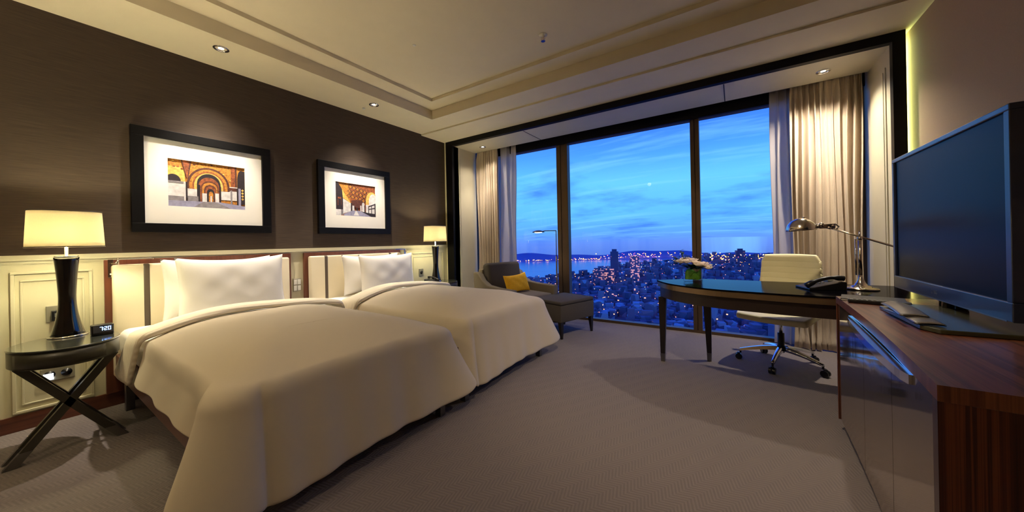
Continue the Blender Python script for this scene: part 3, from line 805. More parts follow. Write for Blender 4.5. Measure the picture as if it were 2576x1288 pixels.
# reading lamps on the headboards
def reading_lamp(loc, s, label):
    r = thing('reading_lamp', label, 'lamp', loc, 0, 'wall reading lamps')
    obj('wall_plate', MB().box(0, .012, -.013, .013, 0, .13, bev=.002), M_nickel, r)
    obj('switch', MB().box(.012, .016, -.004, .004, .02, .03), M_white, r)
    obj('arm', MB().tube([(.01, 0, .10), (.05, s*.004, .10), (.055, s*.02, .102), (.058, s*.03, .125)], .004).tube([(.058, s*.03, .09), (.058, s*.03, .138)], .006), M_nickel, r, smooth=True)
    obj('lamp_head', MB().box(.05, .068, min(s*.03, s*.20), max(s*.03, s*.20), .126, .134, bev=.003), M_chrome, r)
    obj('switch_tip', MB().ball((.059, s*.205, .130), .007), M_nickel, r, smooth=True)
reading_lamp((WX+.046, .425, .935), 1, 'slim chrome reading lamp at the left corner of the nearer headboard')
reading_lamp((WX+.046, 3.02, .935), -1, 'slim reading lamp at the right corner of the farther headboard')
# ------------------------------------------------------------------ telephones
def phone(name, loc, rz, label, sc=1.0):
    r = thing(name, label, 'telephone', loc, rz, 'desk telephones')
    k = sc
    m = MB(); b = bmesh.new()      # wedge body: low at the front (-y), high at the back
    pts = [(-.10, 0, 0), (-.10, 0, .012), (.10, 0, .062), (.115, 0, .058), (.115, 0, 0)]
    vs = [b.verts.new((0+p[0]*k, -.095*k, p[2]*k)) for p in pts]; f = b.faces.new(vs)
    rr = bmesh.ops.extrude_face_region(b, geom=[f]); bmesh.ops.translate(b, vec=Vector((0, .19*k, 0)), verts=[v for v in rr['geom'] if isinstance(v, bmesh.types.BMVert)])
    bmesh.ops.recalc_face_normals(b, faces=b.faces); m._add(b)
    obj('body', m, M_plastic, r, bevel=.004)
    n = 12
    P = [Vector((-.105+.22*i/n, -.06, .028+.054*i/n+.024*sin(pi*i/n)))*k for i in range(n+1)]
    obj('handset', MB().tube(P, .012*k, 10, [(.019 if i in (0, 1, 2, n, n-1, n-2) else .013)*k for i in range(n+1)]), M_plastic, r, smooth=True)
    kp = MB()
    for i in range(4):
        for j in range(3):
            x = (-.04+.022*i)*k; y = (.0+.024*j)*k; z_ = (.012+(x/k+.10)*.25+.002)*k
            kp.box(x-.007*k, x+.007*k, y-.008*k, y+.008*k, z_-.003*k, z_+.004*k)
    obj('keypad', kp, M_plasticgrey, r)
    obj('display', MB().box(.055*k, .088*k, .0, .06*k, 0.048*k, .061*k), plain('phone_display', (92, 98, 84), .2), r)
    return r
phone('telephone', (-3.44, 3.215, .608), radians(200), 'black telephone on the farther side table next to the lamp', .75)

# ------------------------------------------------------------------ armchair, ottoman, cushion, floor lamp
ROT = radians(-18)
ac = thing('armchair', 'taupe upholstered armchair in the window corner beyond the beds', 'armchair', (-2.52, 3.86, 0), ROT)
obj('seat_base', MB().box(-.36, .40, -.31, .31, .17, .33), M_greyfab, ac, smooth=True, bevel=.02)
obj('seat_cushion', MB().box(-.28, .43, -.295, .295, .332, .45), M_greyfab, ac, smooth=True, bevel=.035)
def arm_mb(s):
    b = bmesh.new()
    prof = [(-.40, .17), (-.44, .72), (-.36, .725), (-.30, .70), (-.22, .62), (-.10, .565), (.10, .55), (.43, .545), (.42, .17)]
    vs = [b.verts.new((x, s*.31+(0 if s > 0 else 0), z_)) for x, z_ in prof]; f = b.faces.new(vs)
    rr = bmesh.ops.extrude_face_region(b, geom=[f]); bmesh.ops.translate(b, vec=Vector((0, s*.085, 0)), verts=[v for v in rr['geom'] if isinstance(v, bmesh.types.BMVert)])
    bmesh.ops.recalc_face_normals(b, faces=b.faces); m = MB(); return m._add(b)
for s in (-1, 1): obj('arm', arm_mb(s), M_greyfab, ac, smooth=True, bevel=.016)
bk = MB().box(-.44, -.34, -.309, .309, .17, .76); obj('backrest', bk, M_greyfab, ac, smooth=True, bevel=.02)
bc = MB().box(-.08, .08, -.285, .285, 0, .40)
bmesh.ops.transform(bc.bm, matrix=Matrix.Translation((-.25, 0, .445)) @ Matrix.Rotation(-.14, 4, 'Y'), verts=bc.bm.verts)
obj('back_cushion', bc, M_dkfab, ac, smooth=True, bevel=.045)
for x in (-.36, .36):
    for y in (-.33, .33): obj('leg', MB().taper((x, y, 0), (x, y, .17), (.014, .014), (.024, .024)), M_legwood, ac)
pc = pillow_mb(.40, .27, .11, 8, .12)
bmesh.ops.transform(pc.bm, matrix=Matrix.Translation((0, 0, .135)), verts=pc.bm.verts)
bmesh.ops.transform(pc.bm, matrix=Matrix.Rotation(.07, 4, 'X'), verts=pc.bm.verts)
bmesh.ops.transform(pc.bm, matrix=Matrix.Rotation(-.32, 4, 'Y'), verts=pc.bm.verts)
tag(obj('throw_cushion', pc, M_yellow, None, smooth=True, loc=(-2.45, 3.86, .44), rot=ROT), 'mustard yellow cushion resting on the armchair', 'cushion')
ot = thing('ottoman', 'dark grey ottoman with tapered legs in front of the armchair', 'ottoman', (-1.82, 3.87, 0), ROT)
obj('base', MB().box(-.25, .25, -.30, .30, .19, .385), M_dkfab, ot, smooth=True, bevel=.008)
obj('seat', MB().box(-.252, .252, -.302, .302, .386, .43), M_dkfab, ot, smooth=True, bevel=.018)
for x in (-.22, .22):
    for y in (-.27, .27): obj('leg', MB().taper((x+.012*(1 if x > 0 else -1), y, 0), (x, y, .19), (.011, .011), (.024, .024)), M_legwood, ot)
fl = thing('floor_lamp', 'slim bronze floor lamp with swing head behind the armchair', 'lamp', (-2.115, 4.33, 0))
obj('base', MB().lathe([(.001, 0), (.11, 0), (.11, .012), (.02, .02), (.001, .02)], 32), M_bronze, fl, smooth=True)
obj('pole', MB().tube([(0, 0, .02), (0, 0, .92)], .011).tube([(0, 0, .92), (0, 0, 1.285)], .006), M_bronze, fl, smooth=True)
obj('arm', MB().tube([(0, 0, 1.28), (-.17, -.01, 1.283), (-.20, -.01, 1.278)], .006), M_bronze, fl, smooth=True)
h = MB().lathe([(.001, .024), (.03, .022), (.075, .006), (.085, -.006), (.080, -.006), (.07, .002), (.001, .008)], 32, (1.15, .8), cap=False)
bmesh.ops.translate(h.bm, vec=Vector((-.28, -.01, 1.27)), verts=h.bm.verts); obj('lamp_shade', h, M_bronze, fl, smooth=True)
obj('bulb', MB().ball((-.28, -.01, 1.262), .05, (1.2, .8, .12)), M_bulbcool, fl, smooth=True)
light('lamp_light', 'SPOT', (-2.395, 4.32, 1.25), 5, (1, .9, .75), .03, (-2.395, 4.32, 0), 120, .6)

# ------------------------------------------------------------------ console cabinet
FX = [(.389, 1.205), (.408, 1.40), (.425, 1.60), (.439, 1.78), (.451, 1.95), (.461, 2.12), (.470, 2.30), (.478, 2.50), (.485, 2.68)]
def fxa(y):
    for (a, b_), (c_, d_) in zip(FX, FX[1:]):
        if y <= d_: return a+(c_-a)*(y-b_)/(d_-b_)
    return FX[-1][0]
def curved_panel(y0, y1, z0, z1, off, th, n=10):
    ys = [y0+(y1-y0)*i/n for i in range(n+1)]
    return [(fxa(y)+off, y) for y in ys]+[(fxa(y)+off+th, y) for y in reversed(ys)]
cb_ = thing('television_cabinet', 'walnut console cabinet with bronze mirrored doors along the right wall', 'cabinet', (0.8, 1.95, 0))
def cpart(name, mb, mat, **kw):
    bmesh.ops.translate(mb.bm, vec=Vector((-.8, -1.95, 0)), verts=mb.bm.verts); return obj(name, mb, mat, cb_, **kw)
back = [(RX-.004, 2.80), (RX-.004, 1.205)]
cpart('top', MB().prism(FX+back, .742, .78), M_walnut_red)
cpart('end_panel', MB().prism([(fxa(1.205), 1.205), (RX-.004, 1.205), (RX-.004, 1.24), (fxa(1.24), 1.24)], .0, .7415), M_walnut_shaded)
cpart('end_panel', MB().prism([(fxa(2.665), 2.665), (RX-.004, 2.78), (RX-.004, 2.80), (fxa(2.68), 2.68)], .07, .7415), M_walnut_shaded)
cpart('carcass', MB().prism([(x+.03, y) for x, y in FX if 1.25 < y < 2.66]+[(RX-.01, 2.66), (RX-.01, 1.25), (.44, 1.25)], .07, .741), M_legwood)
cpart('plinth', MB().prism([(x+.055, y) for x, y in FX if 1.25 < y < 2.66]+[(RX-.01, 2.66), (RX-.01, 1.25), (.465, 1.25)], .0, .069), M_blackgloss)
cpart('plinth_trim', MB().prism(curved_panel(1.25, 2.66, 0, 0, .012, .014), .065, .078), M_chrome)
cpart('door', MB().prism(curved_panel(1.243, 1.663, 0, 0, .006, .018), .082, .738), M_mirror)
cpart('door', MB().prism(curved_panel(1.667, 2.10, 0, 0, .006, .018), .082, .738), M_mirror)
cpart('door', MB().prism(curved_panel(2.104, 2.662, 0, 0, .006, .018), .082, .738), M_mirror)
# long curved chrome pull
hs = [(y, .028*sin(pi*(y-1.44)/(2.36-1.44))**.5 if 1.44 < y < 2.36 else 0) for y in [1.44+0.92*i/24 for i in range(25)]]
pts = [(fxa(y)+.004-o-.004, y) for y, o in hs]+[(fxa(y)+.010-o*.3, y) for y, o in reversed(hs)]
cpart('handle', MB().prism(pts, .700, .728), M_chrome)

# ------------------------------------------------------------------ desk
dk = thing('desk', 'boat-shaped dark desk with bronze edge and tapered legs by the window', 'desk', (.25, 3.3, 0))
def dpart(name, mb, mat, **kw):
    bmesh.ops.translate(mb.bm, vec=Vector((-.25, -3.3, 0)), verts=mb.bm.verts); return obj(name, mb, mat, dk, **kw)
DT = [(-.615, 3.375), (-.54, 3.235), (-.45, 3.12), (-.30, 3.01), (-.13, 2.935), (.05, 2.90), (.25, 2.875), (.50, 2.86), (.80, 2.86), (1.145, 2.90), (1.145, 3.64), (.60, 3.64), (.20, 3.64), (-.20, 3.64), (-.30, 3.63), (-.36, 3.60)]
def smooth_outline(pts, k0, k1, n=5):
    out = []
    for i in range(len(pts)-1):
        if k0 <= i < k1:
            p0, p1, p2, p3 = (Vector(pts[max(0, i-1)]), Vector(pts[i]), Vector(pts[i+1]), Vector(pts[min(len(pts)-1, i+2)]))
            for j in range(n):
                q = j/n; out.append(tuple(.5*((2*p1)+(p2-p0)*q+(2*p0-5*p1+4*p2-p3)*q*q+(3*p1-p0-3*p2+p3)*q**3)))
        else: out.append(pts[i])
    return out+[pts[-1]]
DT = smooth_outline(DT, 0, 8)
def inset(poly, d):
    n = len(poly); out = []
    for i in range(n):
        p0, p1, p2 = Vector(poly[i-1]), Vector(poly[i]), Vector(poly[(i+1) % n])
        n1 = Vector((-(p1-p0).y, (p1-p0).x)).normalized(); n2 = Vector((-(p2-p1).y, (p2-p1).x)).normalized()
        nn = (n1+n2); nn = nn/max(.5, nn.dot(n1)); out.append(tuple(p1+nn*d))
    return out
dpart('desk_top', MB().prism(DT, .738, .75), plain('black_glass_top', (9, 8, 12), .12, spec=.01))
dpart('edge_band', MB().prism(inset(DT, .004), .696, .7375), plain('bronze_edge', (150, 128, 98), .25, .85))
dpart('apron', MB().prism(inset(DT, .022), .605, .6955), plain('dark_apron', (36, 26, 22), .35))
for x0, y0, x1, y1 in ((-.575, 3.375, -.565, 3.36), (-.215, 3.585, -.225, 3.575), (1.08, 3.57, 1.08, 3.57), (1.08, 2.97, 1.08, 2.97)):
    lg = dpart('leg', MB().taper((x0, y0, .075), (x1, y1, .6045), (.019, .019), (.033, .033)), M_legwood, bevel=.003)
    bmp = MB().taper((x0, y0, 0), (x0, y0, .0745), (.0165, .0165), (.0195, .0195))
    bmesh.ops.translate(bmp.bm, vec=Vector((-.25, -3.3, 0)), verts=bmp.bm.verts)
    obj('foot_cap', bmp, M_steel, lg)

# ------------------------------------------------------------------ office chair
oc = thing('office_chair', 'cream leather swivel chair with polished base behind the desk', 'chair', (.325, 3.80, 0))
for a in (182, 254, 326, 38, 110):
    ar = radians(a); dx, dy = cos(ar), sin(ar)
    b = bmesh.new(); n = 8; rings = []
    for i in range(n+1):
        q = i/n; rr = .03+.275*q; z_ = .145-.055*q**1.6+.0; hw = .026-.012*q; hh = .018-.008*q
        c0 = Vector((dx*rr, dy*rr, z_)); sd_ = Vector((-dy, dx, 0))
        rings.append([b.verts.new(c0+sd_*hw*s+Vector((0, 0, hh*t_))) for s, t_ in ((-1, -1), (1, -1), (.6, 1), (-.6, 1))])
    for p, q in zip(rings, rings[1:]):
        for i in range(4): b.faces.new((p[i], p[(i+1) % 4], q[(i+1) % 4], q[i]))
    b.faces.new(rings[0][::-1]); b.faces.new(rings[-1]); bmesh.ops.recalc_face_normals(b, faces=b.faces)
    m = MB(); m._add(b); obj('base_leg', m, M_chrome, oc, smooth=True)
    smooth_by_angle(oc.children[-1], 40)
    cs = MB()
    for s in (-1, 1):
        wl_ = bmesh.new(); bmesh.ops.create_cone(wl_, cap_ends=True, segments=20, radius1=.027, radius2=.027, depth=.018)
        cs._add(wl_, Matrix.Translation((dx*.315-dy*.013*s, dy*.315+dx*.013*s, .027)) @ Matrix.Rotation(ar+pi/2, 4, 'Z') @ Matrix.Rotation(pi/2, 4, 'Y'))
    cs.box(dx*.315-.012, dx*.315+.012, dy*.315-.012, dy*.315+.012, .045, .062); cs.tube([(dx*.30, dy*.30, .06), (dx*.30, dy*.30, .085)], .008)
    obj('caster', cs, M_plastic, oc)
obj('gas_lift', MB().tube([(0, 0, .11), (0, 0, .28)], .026), M_plastic, oc, smooth=True)
obj('column', MB().tube([(0, 0, .28), (0, 0, .40)], .014), M_chrome, oc, smooth=True)
CR = Matrix.Rotation(radians(-22), 4, 'Z')     # local -y is the front of the seat
def ocp(name, mb, mat, **kw):
    bmesh.ops.transform(mb.bm, matrix=CR, verts=mb.bm.verts); return obj(name, mb, mat, oc, **kw)
ocp('tilt_mechanism', MB().box(-.09, .09, -.10, .12, .388, .418, bev=.006), M_plastic)
ocp('lever', MB().tube([(-.09, -.02, .40), (-.24, -.03, .395), (-.28, -.03, .398)], .006), M_plastic, smooth=True)
def seat_shell(th):
    def fn(u, v):
        a = 2*u-1; y = -.27+.50*v
        wd = .275*(1-.10*abs(2*v-1)**3)
        x = a*wd; z_ = .452+.030*a*a*(.35+.65*v)-.03*max(0, .35-v)/.35+.02*max(0, v-.8)/.2
        return (x, y, z_)
    return fn
ocp('seat', MB().grid(seat_shell(0), 24, 20), M_oliveleather, smooth=True, solid=.055, offs=0, bevel=0, sub=1)
def back_fn(u, v):
    a = 2*u-1; z_ = .475+.475*v
    wd = .252-.03*v-.02*max(0, v-.9)/.1
    y = .245+.075*v-.055*a*a+.02*sin(pi*v)
    rib = .007*abs(sin(pi*(v*9)))**.35
    return (a*wd, y-rib, z_)
ocp('backrest', MB().grid(back_fn, 24, 90), M_oliveleather, smooth=True, solid=.028, offs=1)
ocp('back_bracket', MB().box(-.04, .04, .10, .235, .395, .412).box(-.04, .04, .235, .25, .395, .55), M_chrome, bevel=.004)

# ------------------------------------------------------------------ things on the desk
vs_ = thing('flower_arrangement', 'low arrangement of pale roses and greenery in a clear glass vase on the desk', 'flowers', (-.315, 3.36, .7505))
obj('vase', MB().lathe([(.001, .0), (.070, .0), (.076, .006), (.080, .118), (.0765, .118), (.072, .018), (.001, .016)], 40, cap=False), M_glass, vs_, smooth=True)
rnd = random.Random(4)
lf = MB()      # leaves rolled inside the vase
def leaf(mb, p, d, L, wd, curl=.3):
    d = Vector(d).normalized(); s_ = d.cross(Vector((0, 0, 1)));
    s_ = s_.normalized() if s_.length > .1 else Vector((1, 0, 0)); up = s_.cross(d)
    b = bmesh.new(); n = 5; rows = []
    for i in range(n+1):
        q = i/n; c0 = Vector(p)+d*L*q-up*curl*L*q*q*.5; hw = wd*sin(pi*min(.98, max(.03, q)))**.8
        rows.append([b.verts.new(c0-s_*hw+up*hw*.25), b.verts.new(c0), b.verts.new(c0+s_*hw+up*hw*.25)])
    for a_, c_ in zip(rows, rows[1:]):
        for k in (0, 1): b.faces.new((a_[k], a_[k+1], c_[k+1], c_[k]))
    mb._add(b)
for i in range(26):
    a = rnd.uniform(0, 6.28); r0 = rnd.uniform(.01, .05)
    leaf(lf, (r0*cos(a), r0*sin(a), .022), (cos(a+1.5)*.5, sin(a+1.5)*.5, 1), rnd.uniform(.06, .09), .018, .1)
for a0, a1, z0_, z1_ in ((-2.9, -.9, .02, .10), (-1.1, .9, .022, .112), (1.0, 3.2, .02, .105)):
    lf.grid(lambda u, v: ((.064-.004*v)*cos(a0+(a1-a0)*u), (.064-.004*v)*sin(a0+(a1-a0)*u), z0_+(z1_-z0_)*v*(.55+.45*sin(pi*u))+.01*u), 16, 6)
obj('vase_leaves', lf, M_leaf, vs_, smooth=True)
gr = MB()
for i in range(46):
    a = rnd.uniform(0, 6.28); r0 = rnd.uniform(.0, .06)
    leaf(gr, (r0*cos(a), r0*sin(a), .112+rnd.uniform(0, .02)), (cos(a), sin(a)*.8, rnd.uniform(.1, .7)), rnd.uniform(.05, .08), .018)
obj('greenery', gr, M_leafdk, vs_, smooth=True)
def rose(c, r, seed):
    q = random.Random(seed); m = MB()
    for ring, (n, rr, op) in enumerate(((4, .45, .15), (6, .75, .45), (8, 1.0, .8))):
        for i in range(n):
            a = 2*pi*i/n+ring*.5+q.uniform(-.2, .2)
            def fn(u, v, a=a, rr=rr, op=op):
                t_ = (u-.5)*1.5*(1.3 if ring == 0 else 1)
                rad = r*rr*(.35+.65*v**.6)+r*.25*op*v*v; hh = r*(.15+.95*v*(1-.35*op))*(1-.25*(2*u-1)**2*v)
                return (c[0]+rad*cos(a+t_/(.7+rr)), c[1]+rad*sin(a+t_/(.7+rr)), c[2]-r*.5+hh)
            m.grid(fn, 5, 4)
    m.ball((c[0], c[1], c[2]), r*.35, seg=8)
    return m
for i, (x, y, z_, r_2) in enumerate([(a*1.05, b_*1.05, c__+.004, e*1.22) for a, b_, c__, e in [(-.085, -.01, .175, .036), (-.055, .04, .19, .034), (-.035, -.045, .178, .032), (.0, .03, .185, .030), (-.115, .025, .172, .028), (.03, -.02, .165, .030),
                                     (.065, -.03, .150, .033), (.10, .0, .140, .032), (.08, .04, .155, .028), (.115, -.035, .125, .026), (.045, -.06, .150, .024)]]):
    obj('flower', rose((x, y, z_), r_2, i), M_petal, vs_, smooth=True)
tw = MB()
for p0, p1 in (((-.06, 0, .16), (-.095, .02, .275)), ((-.08, 0, .15), (-.155, 0, .215)), ((-.08, -.01, .14), (-.15, -.02, .16)), ((-.05, 0, .16), (-.075, .03, .25))):
    p0, p1 = Vector(p0), Vector(p1); tw.tube([p0, (p0+p1)/2+Vector((0, 0, .008)), p1], .0018, 6)
    for k in range(7):
        q = .35+.65*k/6; a = rnd.uniform(0, 6.28); leaf(tw, p0+(p1-p0)*q, (cos(a), sin(a)*.6, .5), .03, .011)
obj('sprig', tw, M_leafdk, vs_, smooth=True)

phone('telephone', (.50, 3.26, .7505), radians(18), 'black office telephone on the desk beside the lamp', 1.0)

dl = thing('desk_lamp', 'polished nickel desk lamp with dome shade and long balance arm', 'lamp', (.735, 3.34, .7505), radians(0))
obj('base', MB().lathe([(.001, 0), (.092, 0), (.094, .006), (.088, .012), (.060, .016), (.055, .024), (.036, .030), (.024, .048), (.014, .075), (.010, .10), (.001, .10)], 48, cap=False), M_nickel, dl, smooth=True)
obj('base', MB().lathe([(.001, .0), (.050, .0), (.052, .005), (.030, .012), (.012, .022), (.010, .03), (.001, .03)], 32, cap=False), M_nickel, dl, smooth=True)
dl.children[-1].location = (-.13, -.02, 0); dl.children[-1].name = 'inkwell_cup'
obj('pole', MB().tube([(0, 0, .10), (0, 0, .355)], .0105).tube([(-.022, 0, .10), (-.022, 0, .355)], .005).ball((0, 0, .36), .016).tube([(0, 0, .37), (0, 0, .41)], .005), M_nickel, dl, smooth=True)
A0, A1 = Vector((.20, 0, .285)), Vector((-.15, 0, .437))
obj('arm', MB().tube([A0, A1], .0065).tube([A1, A1+(A1-A0).normalized()*.02], .012).ball(A0, .008), M_nickel, dl, smooth=True)
obj('joint', MB().box(-.215, -.125, -.010, .010, .436, .470, bev=.004).ball((-.20, 0, .462), .018).tube([(-.14, -.02, .455), (-.14, .02, .455)], .008).tube([(-.13, 0, .47), (-.105, 0, .445), (-.12, 0, .43)], .005), M_nickel, dl, smooth=True)
hd = MB().lathe([(.088, -.002), (.092, .0), (.090, .018), (.080, .048), (.058, .074), (.030, .090), (.001, .096)], 40, cap=False)
bmesh.ops.transform(hd.bm, matrix=Matrix.Translation((-.315, 0, .425)) @ Matrix.Rotation(radians(-4), 4, 'Y'), verts=hd.bm.verts)
obj('lamp_shade', hd, M_nickel, dl, smooth=True, solid=.0015)
obj('shade_neck', MB().tube([(-.235, 0, .452), (-.20, 0, .458)], .017).ball((-.30, 0, .522), .007), M_nickel, dl, smooth=True)
obj('bulb', MB().ball((-.30, 0, .455), .022, (1, 1, 1.4)), M_white, dl, smooth=True)

# ------------------------------------------------------------------ television and things on the cabinet
tv = thing('television', 'large switched-off flat television with dark blue-grey bezel on the cabinet', 'television', (.80, 2.37, .781))
Y0, Y1, Z0, Z1 = -.49, .53, .045, .79
obj('back_shell', MB().box(.012, .05, Y0+.01, Y1-.01, Z0+.01, Z1-.01, bev=.006), M_plastic, tv)
bz = MB().box(-.022, .012, Y0, Y1, Z0, Z0+.068, bev=.004).box(-.022, .012, Y0, Y1, Z1-.022, Z1, bev=.004).box(-.022, .012, Y0, Y0+.030, Z0+.068, Z1-.022, bev=.003).box(-.022, .012, Y1-.022, Y1, Z0+.068, Z1-.022, bev=.003)
obj('bezel', bz, M_tvframe, tv)
obj('screen', MB().box(-.013, .0, Y0+.029, Y1-.021, Z0+.067, Z1-.021), M_screen, tv)
obj('silver_trim', MB().box(-.0225, -.021, Y0+.03, Y1-.01, Z0-.001, Z0+.004), M_steel, tv)
cu = bpy.data.curves.new('logo', 'FONT'); cu.body = 'LG'; cu.size = .026; cu.extrude = .0004; cu.align_x = 'CENTER'
tmp = bpy.data.objects.new('tmp', cu); COL.objects.link(tmp)
dg_ = bpy.context.evaluated_depsgraph_get(); me = bpy.data.meshes.new_from_object(tmp.evaluated_get(dg_)); bpy.data.objects.remove(tmp)
me.transform(Matrix(((0, 0, -1, -.0226), (-1, 0, 0, .035), (0, 1, 0, Z0+.024), (0, 0, 0, 1))))
me.materials.clear(); me.materials.append(M_steel); lo = bpy.data.objects.new('logo', me); COL.objects.link(lo); lo.parent = tv
lr = MB().lathe([(.0085, 0), (.0105, 0)], 24, cap=False); bmesh.ops.transform(lr.bm, matrix=Matrix.Translation((-.0228, .068, Z0+.033)) @ Matrix.Rotation(pi/2, 4, 'Y'), verts=lr.bm.verts)
obj('logo_ring', lr, M_steel, tv, solid=.0005)
obj('stand_neck', MB().box(.0, .04, -.07, .03, .0165, .10, bev=.004).tube([(-.01, -.02, .017), (-.01, -.02, .08)], .012).tube([(-.01, .02, .017), (-.01, .02, .08)], .008), M_blackgloss, tv)
sb = MB().prism([(-.235, -.50), (-.205, -.56), (.26, -.53), (.29, -.45), (.29, .03), (-.10, .04), (-.235, -.08)], 0, .016)
obj('stand_base', sb, plain('smoked_stand_glass', (62, 62, 46), .2), tv, bevel=.003)

def booklet(loc, rz, sz, label, mat, tilt=0, name='booklet', cat='booklet', group=None, open_=False):
    r = thing(name, label, cat, loc, rz, group)
    L, W_, H_ = sz
    obj('cover', MB().box(-L/2, L/2, -W_/2, W_/2, 0, H_*.18, bev=.0008).box(-L/2, L/2, -W_/2, W_/2, H_*.82, H_, bev=.0008).box(-L/2, -L/2+.002, -W_/2, W_/2, 0, H_), mat, r)
    obj('pages', MB().box(-L/2+.0025, L/2-.003, -W_/2+.003, W_/2-.003, H_*.185, H_*.815), M_white, r)
    return r
M_folder = plain('black_folder', (14, 13, 14), .4, bmp=.1)
booklet((.61, 2.58, .7805), radians(-12), (.24, .17, .012), 'thin black leather folder on the cabinet near the desk, half covered', M_folder, name='folder', cat='folder')
# remote control lying in front of the folder
rc = thing('remote_control', 'long black remote control with buttons at the far end of the cabinet', 'remote control', (.60, 2.44, .781), radians(-14))
obj('body', MB().box(-.11, .11, -.022, .022, 0, .02, bev=.006), M_plastic, rc)
bt = MB()
for i in range(9):
    for j in (-1, 0, 1): bt.box(-.09+.018*i, -.08+.018*i, j*.012-.004, j*.012+.004, .0195, .022)
obj('buttons', bt, M_plasticgrey, rc)
# splayed magazines beside the TV stand
def magazine(loc, rz, label, mat, seed):
    r = thing('magazine', label, 'magazine', loc, rz, 'magazines beside the television stand')
    def fn(off, lift):
        def g_(u, v):
            x = -.05+.075*u; y = -.19+.30*v
            return (x, y, .002+off+lift*sin(pi*u*.9)*(.3+.7*v)+.006*sin(pi*v))
        return g_
    obj('cover', MB().grid(fn(0, .006), 8, 12), mat, r, smooth=True, solid=.0012, offs=0)
    obj('pages', MB().grid(fn(.003, .012), 8, 12), plain('magazine_pages_%d' % seed, (96, 92, 88), .3), r, smooth=True, solid=.0010, offs=0)
    return r
magazine((.595, 2.05, .7985), radians(2), 'dark glossy magazine splayed open along the left edge of the television stand', M_folder, 1)
magazine((.600, 2.13, .812), radians(-4), 'curled glossy magazine lying on top of the other magazine', plain('grey_cover', (96, 92, 92), .2, coat=.6), 2)

# ------------------------------------------------------------------ the city below
def Wd(d, r, z_): return (f_.x*d+r_.x*r, f_.y*d+r_.y*r, z_)
GZ = -130.0
M_ground, t, b = newmat('city_ground'); tc = t.n('ShaderNodeTexCoord').outputs['Object']
n = t.noise(tc, .02, 5, .7); t.l(t.ramp(n, [(.35, lin((60, 72, 100))), (.5, lin((90, 94, 120))), (.65, lin((112, 92, 116)))]), b.inputs['Base Color']); b.inputs['Roughness'].default_value = .9
def hill(d, r):
    k = r/d
    h = 0
    if k > .25: h += 32*sm((k-.25)/.35)*sm((d-700)/500)
    h += 12*sm((d-820)/200)*sm((k-.12)/.15)
    h += 3*sin(d*.02)*sin(r*.017)
    return GZ+h
gm = MB(); b = bmesh.new(); rows = []
for i in range(41):
    k = -.25+1.35*i/40; row = []
    dmax = 1180+260*sm((k-.2)/.2)
    for j in range(31):
        d = 150+(dmax-150)*j/30; row.append(b.verts.new(Wd(d, k*d, hill(d, k*d))))
    rows.append(row)
for a, c_ in zip(rows, rows[1:]):
    for j in range(30): b.faces.new((a[j], a[j+1], c_[j+1], c_[j]))
gm._add(b); o = struct('city_ground', gm, M_ground, smooth=True, label='dark city ground far below the window')
M_water = plain('sea_water', (96, 140, 200), .25, var=.05, vscale=.01)
b = bmesh.new(); b.faces.new([b.verts.new(Wd(d, r, GZ-1)) for d, r in ((1150, -500), (1150, 1300), (2350, 2600), (2350, -1200))]); m = MB(); m._add(b)
struct('sea', m, M_water, label='calm sea beyond the city')
sh = MB(); b = bmesh.new(); pr_ = None
for i in range(81):
    k = -.3+1.2*i/80; d = 2200
    hh = 22+30*math.exp(-((k-.42)/.13)**2)+24*math.exp(-((k-.06)/.1)**2)+5*sin(k*40)
    cur = (b.verts.new(Wd(d, k*d, GZ-2)), b.verts.new(Wd(d+150, k*(d+150), GZ+hh)), b.verts.new(Wd(d+500, k*(d+500), GZ-2)))
    if pr_: b.faces.new((pr_[0], cur[0], cur[1], pr_[1])); b.faces.new((pr_[1], cur[1], cur[2], pr_[2]))
    pr_ = cur
sh._add(b); struct('far_shore', sh, plain('far_shore_haze', (112, 126, 190), .9, var=.08, vscale=.01), smooth=True, label='hazy far shore across the water')  # distance haze put into the shore's purple-blue base colour
# roofs and walls of the sprawl
M_city, t, b = newmat('city_walls'); tc = t.n('ShaderNodeTexCoord').outputs['Object']
vo = t.n('ShaderNodeTexVoronoi', i_Scale=.05); t.l(tc, vo.inputs['Vector'])
wn_ = t.n('ShaderNodeTexWhiteNoise'); t.l(vo.outputs['Position'], wn_.inputs['Vector'])
t.l(t.ramp(wn_.outputs[0], [(0, lin((70, 80, 112))), (.4, lin((104, 112, 140))), (.7, lin((128, 106, 132))), (.92, lin((160, 172, 190))), (1, lin((150, 195, 230)))]), b.inputs['Base Color'])
# lit windows
sc_ = t.mapv(tc, (.30, .30, .33)); fl_ = t.n('ShaderNodeVectorMath', operation='FLOOR'); t.l(sc_, fl_.inputs[0])
w2 = t.n('ShaderNodeTexWhiteNoise'); t.l(fl_.outputs[0], w2.inputs['Vector'])
fr_ = t.n('ShaderNodeVectorMath', operation='FRACTION'); t.l(sc_, fr_.inputs[0]); s3 = t.n('ShaderNodeSeparateXYZ'); t.l(fr_.outputs[0], s3.inputs[0])
ge = t.n('ShaderNodeNewGeometry'); sn_ = t.n('ShaderNodeSeparateXYZ'); t.l(ge.outputs['Normal'], sn_.inputs[0])
wall = t.math('LESS_THAN', t.math('ABSOLUTE', sn_.outputs['Z']), .5)
inw = t.math('MULTIPLY', t.math('GREATER_THAN', s3.outputs['Z'], .45), t.math('GREATER_THAN', w2.outputs[0], .985))
em = t.math('MULTIPLY', t.math('MULTIPLY', wall, inw), 1.6)
t.l(t.ramp(w2.outputs[1], [(0, lin((255, 190, 120))), (1, lin((255, 150, 150)))]), b.inputs['Emission Color'])
t.l(em, b.inputs['Emission Strength']); b.inputs['Roughness'].default_value = .8
rnd = random.Random(11)
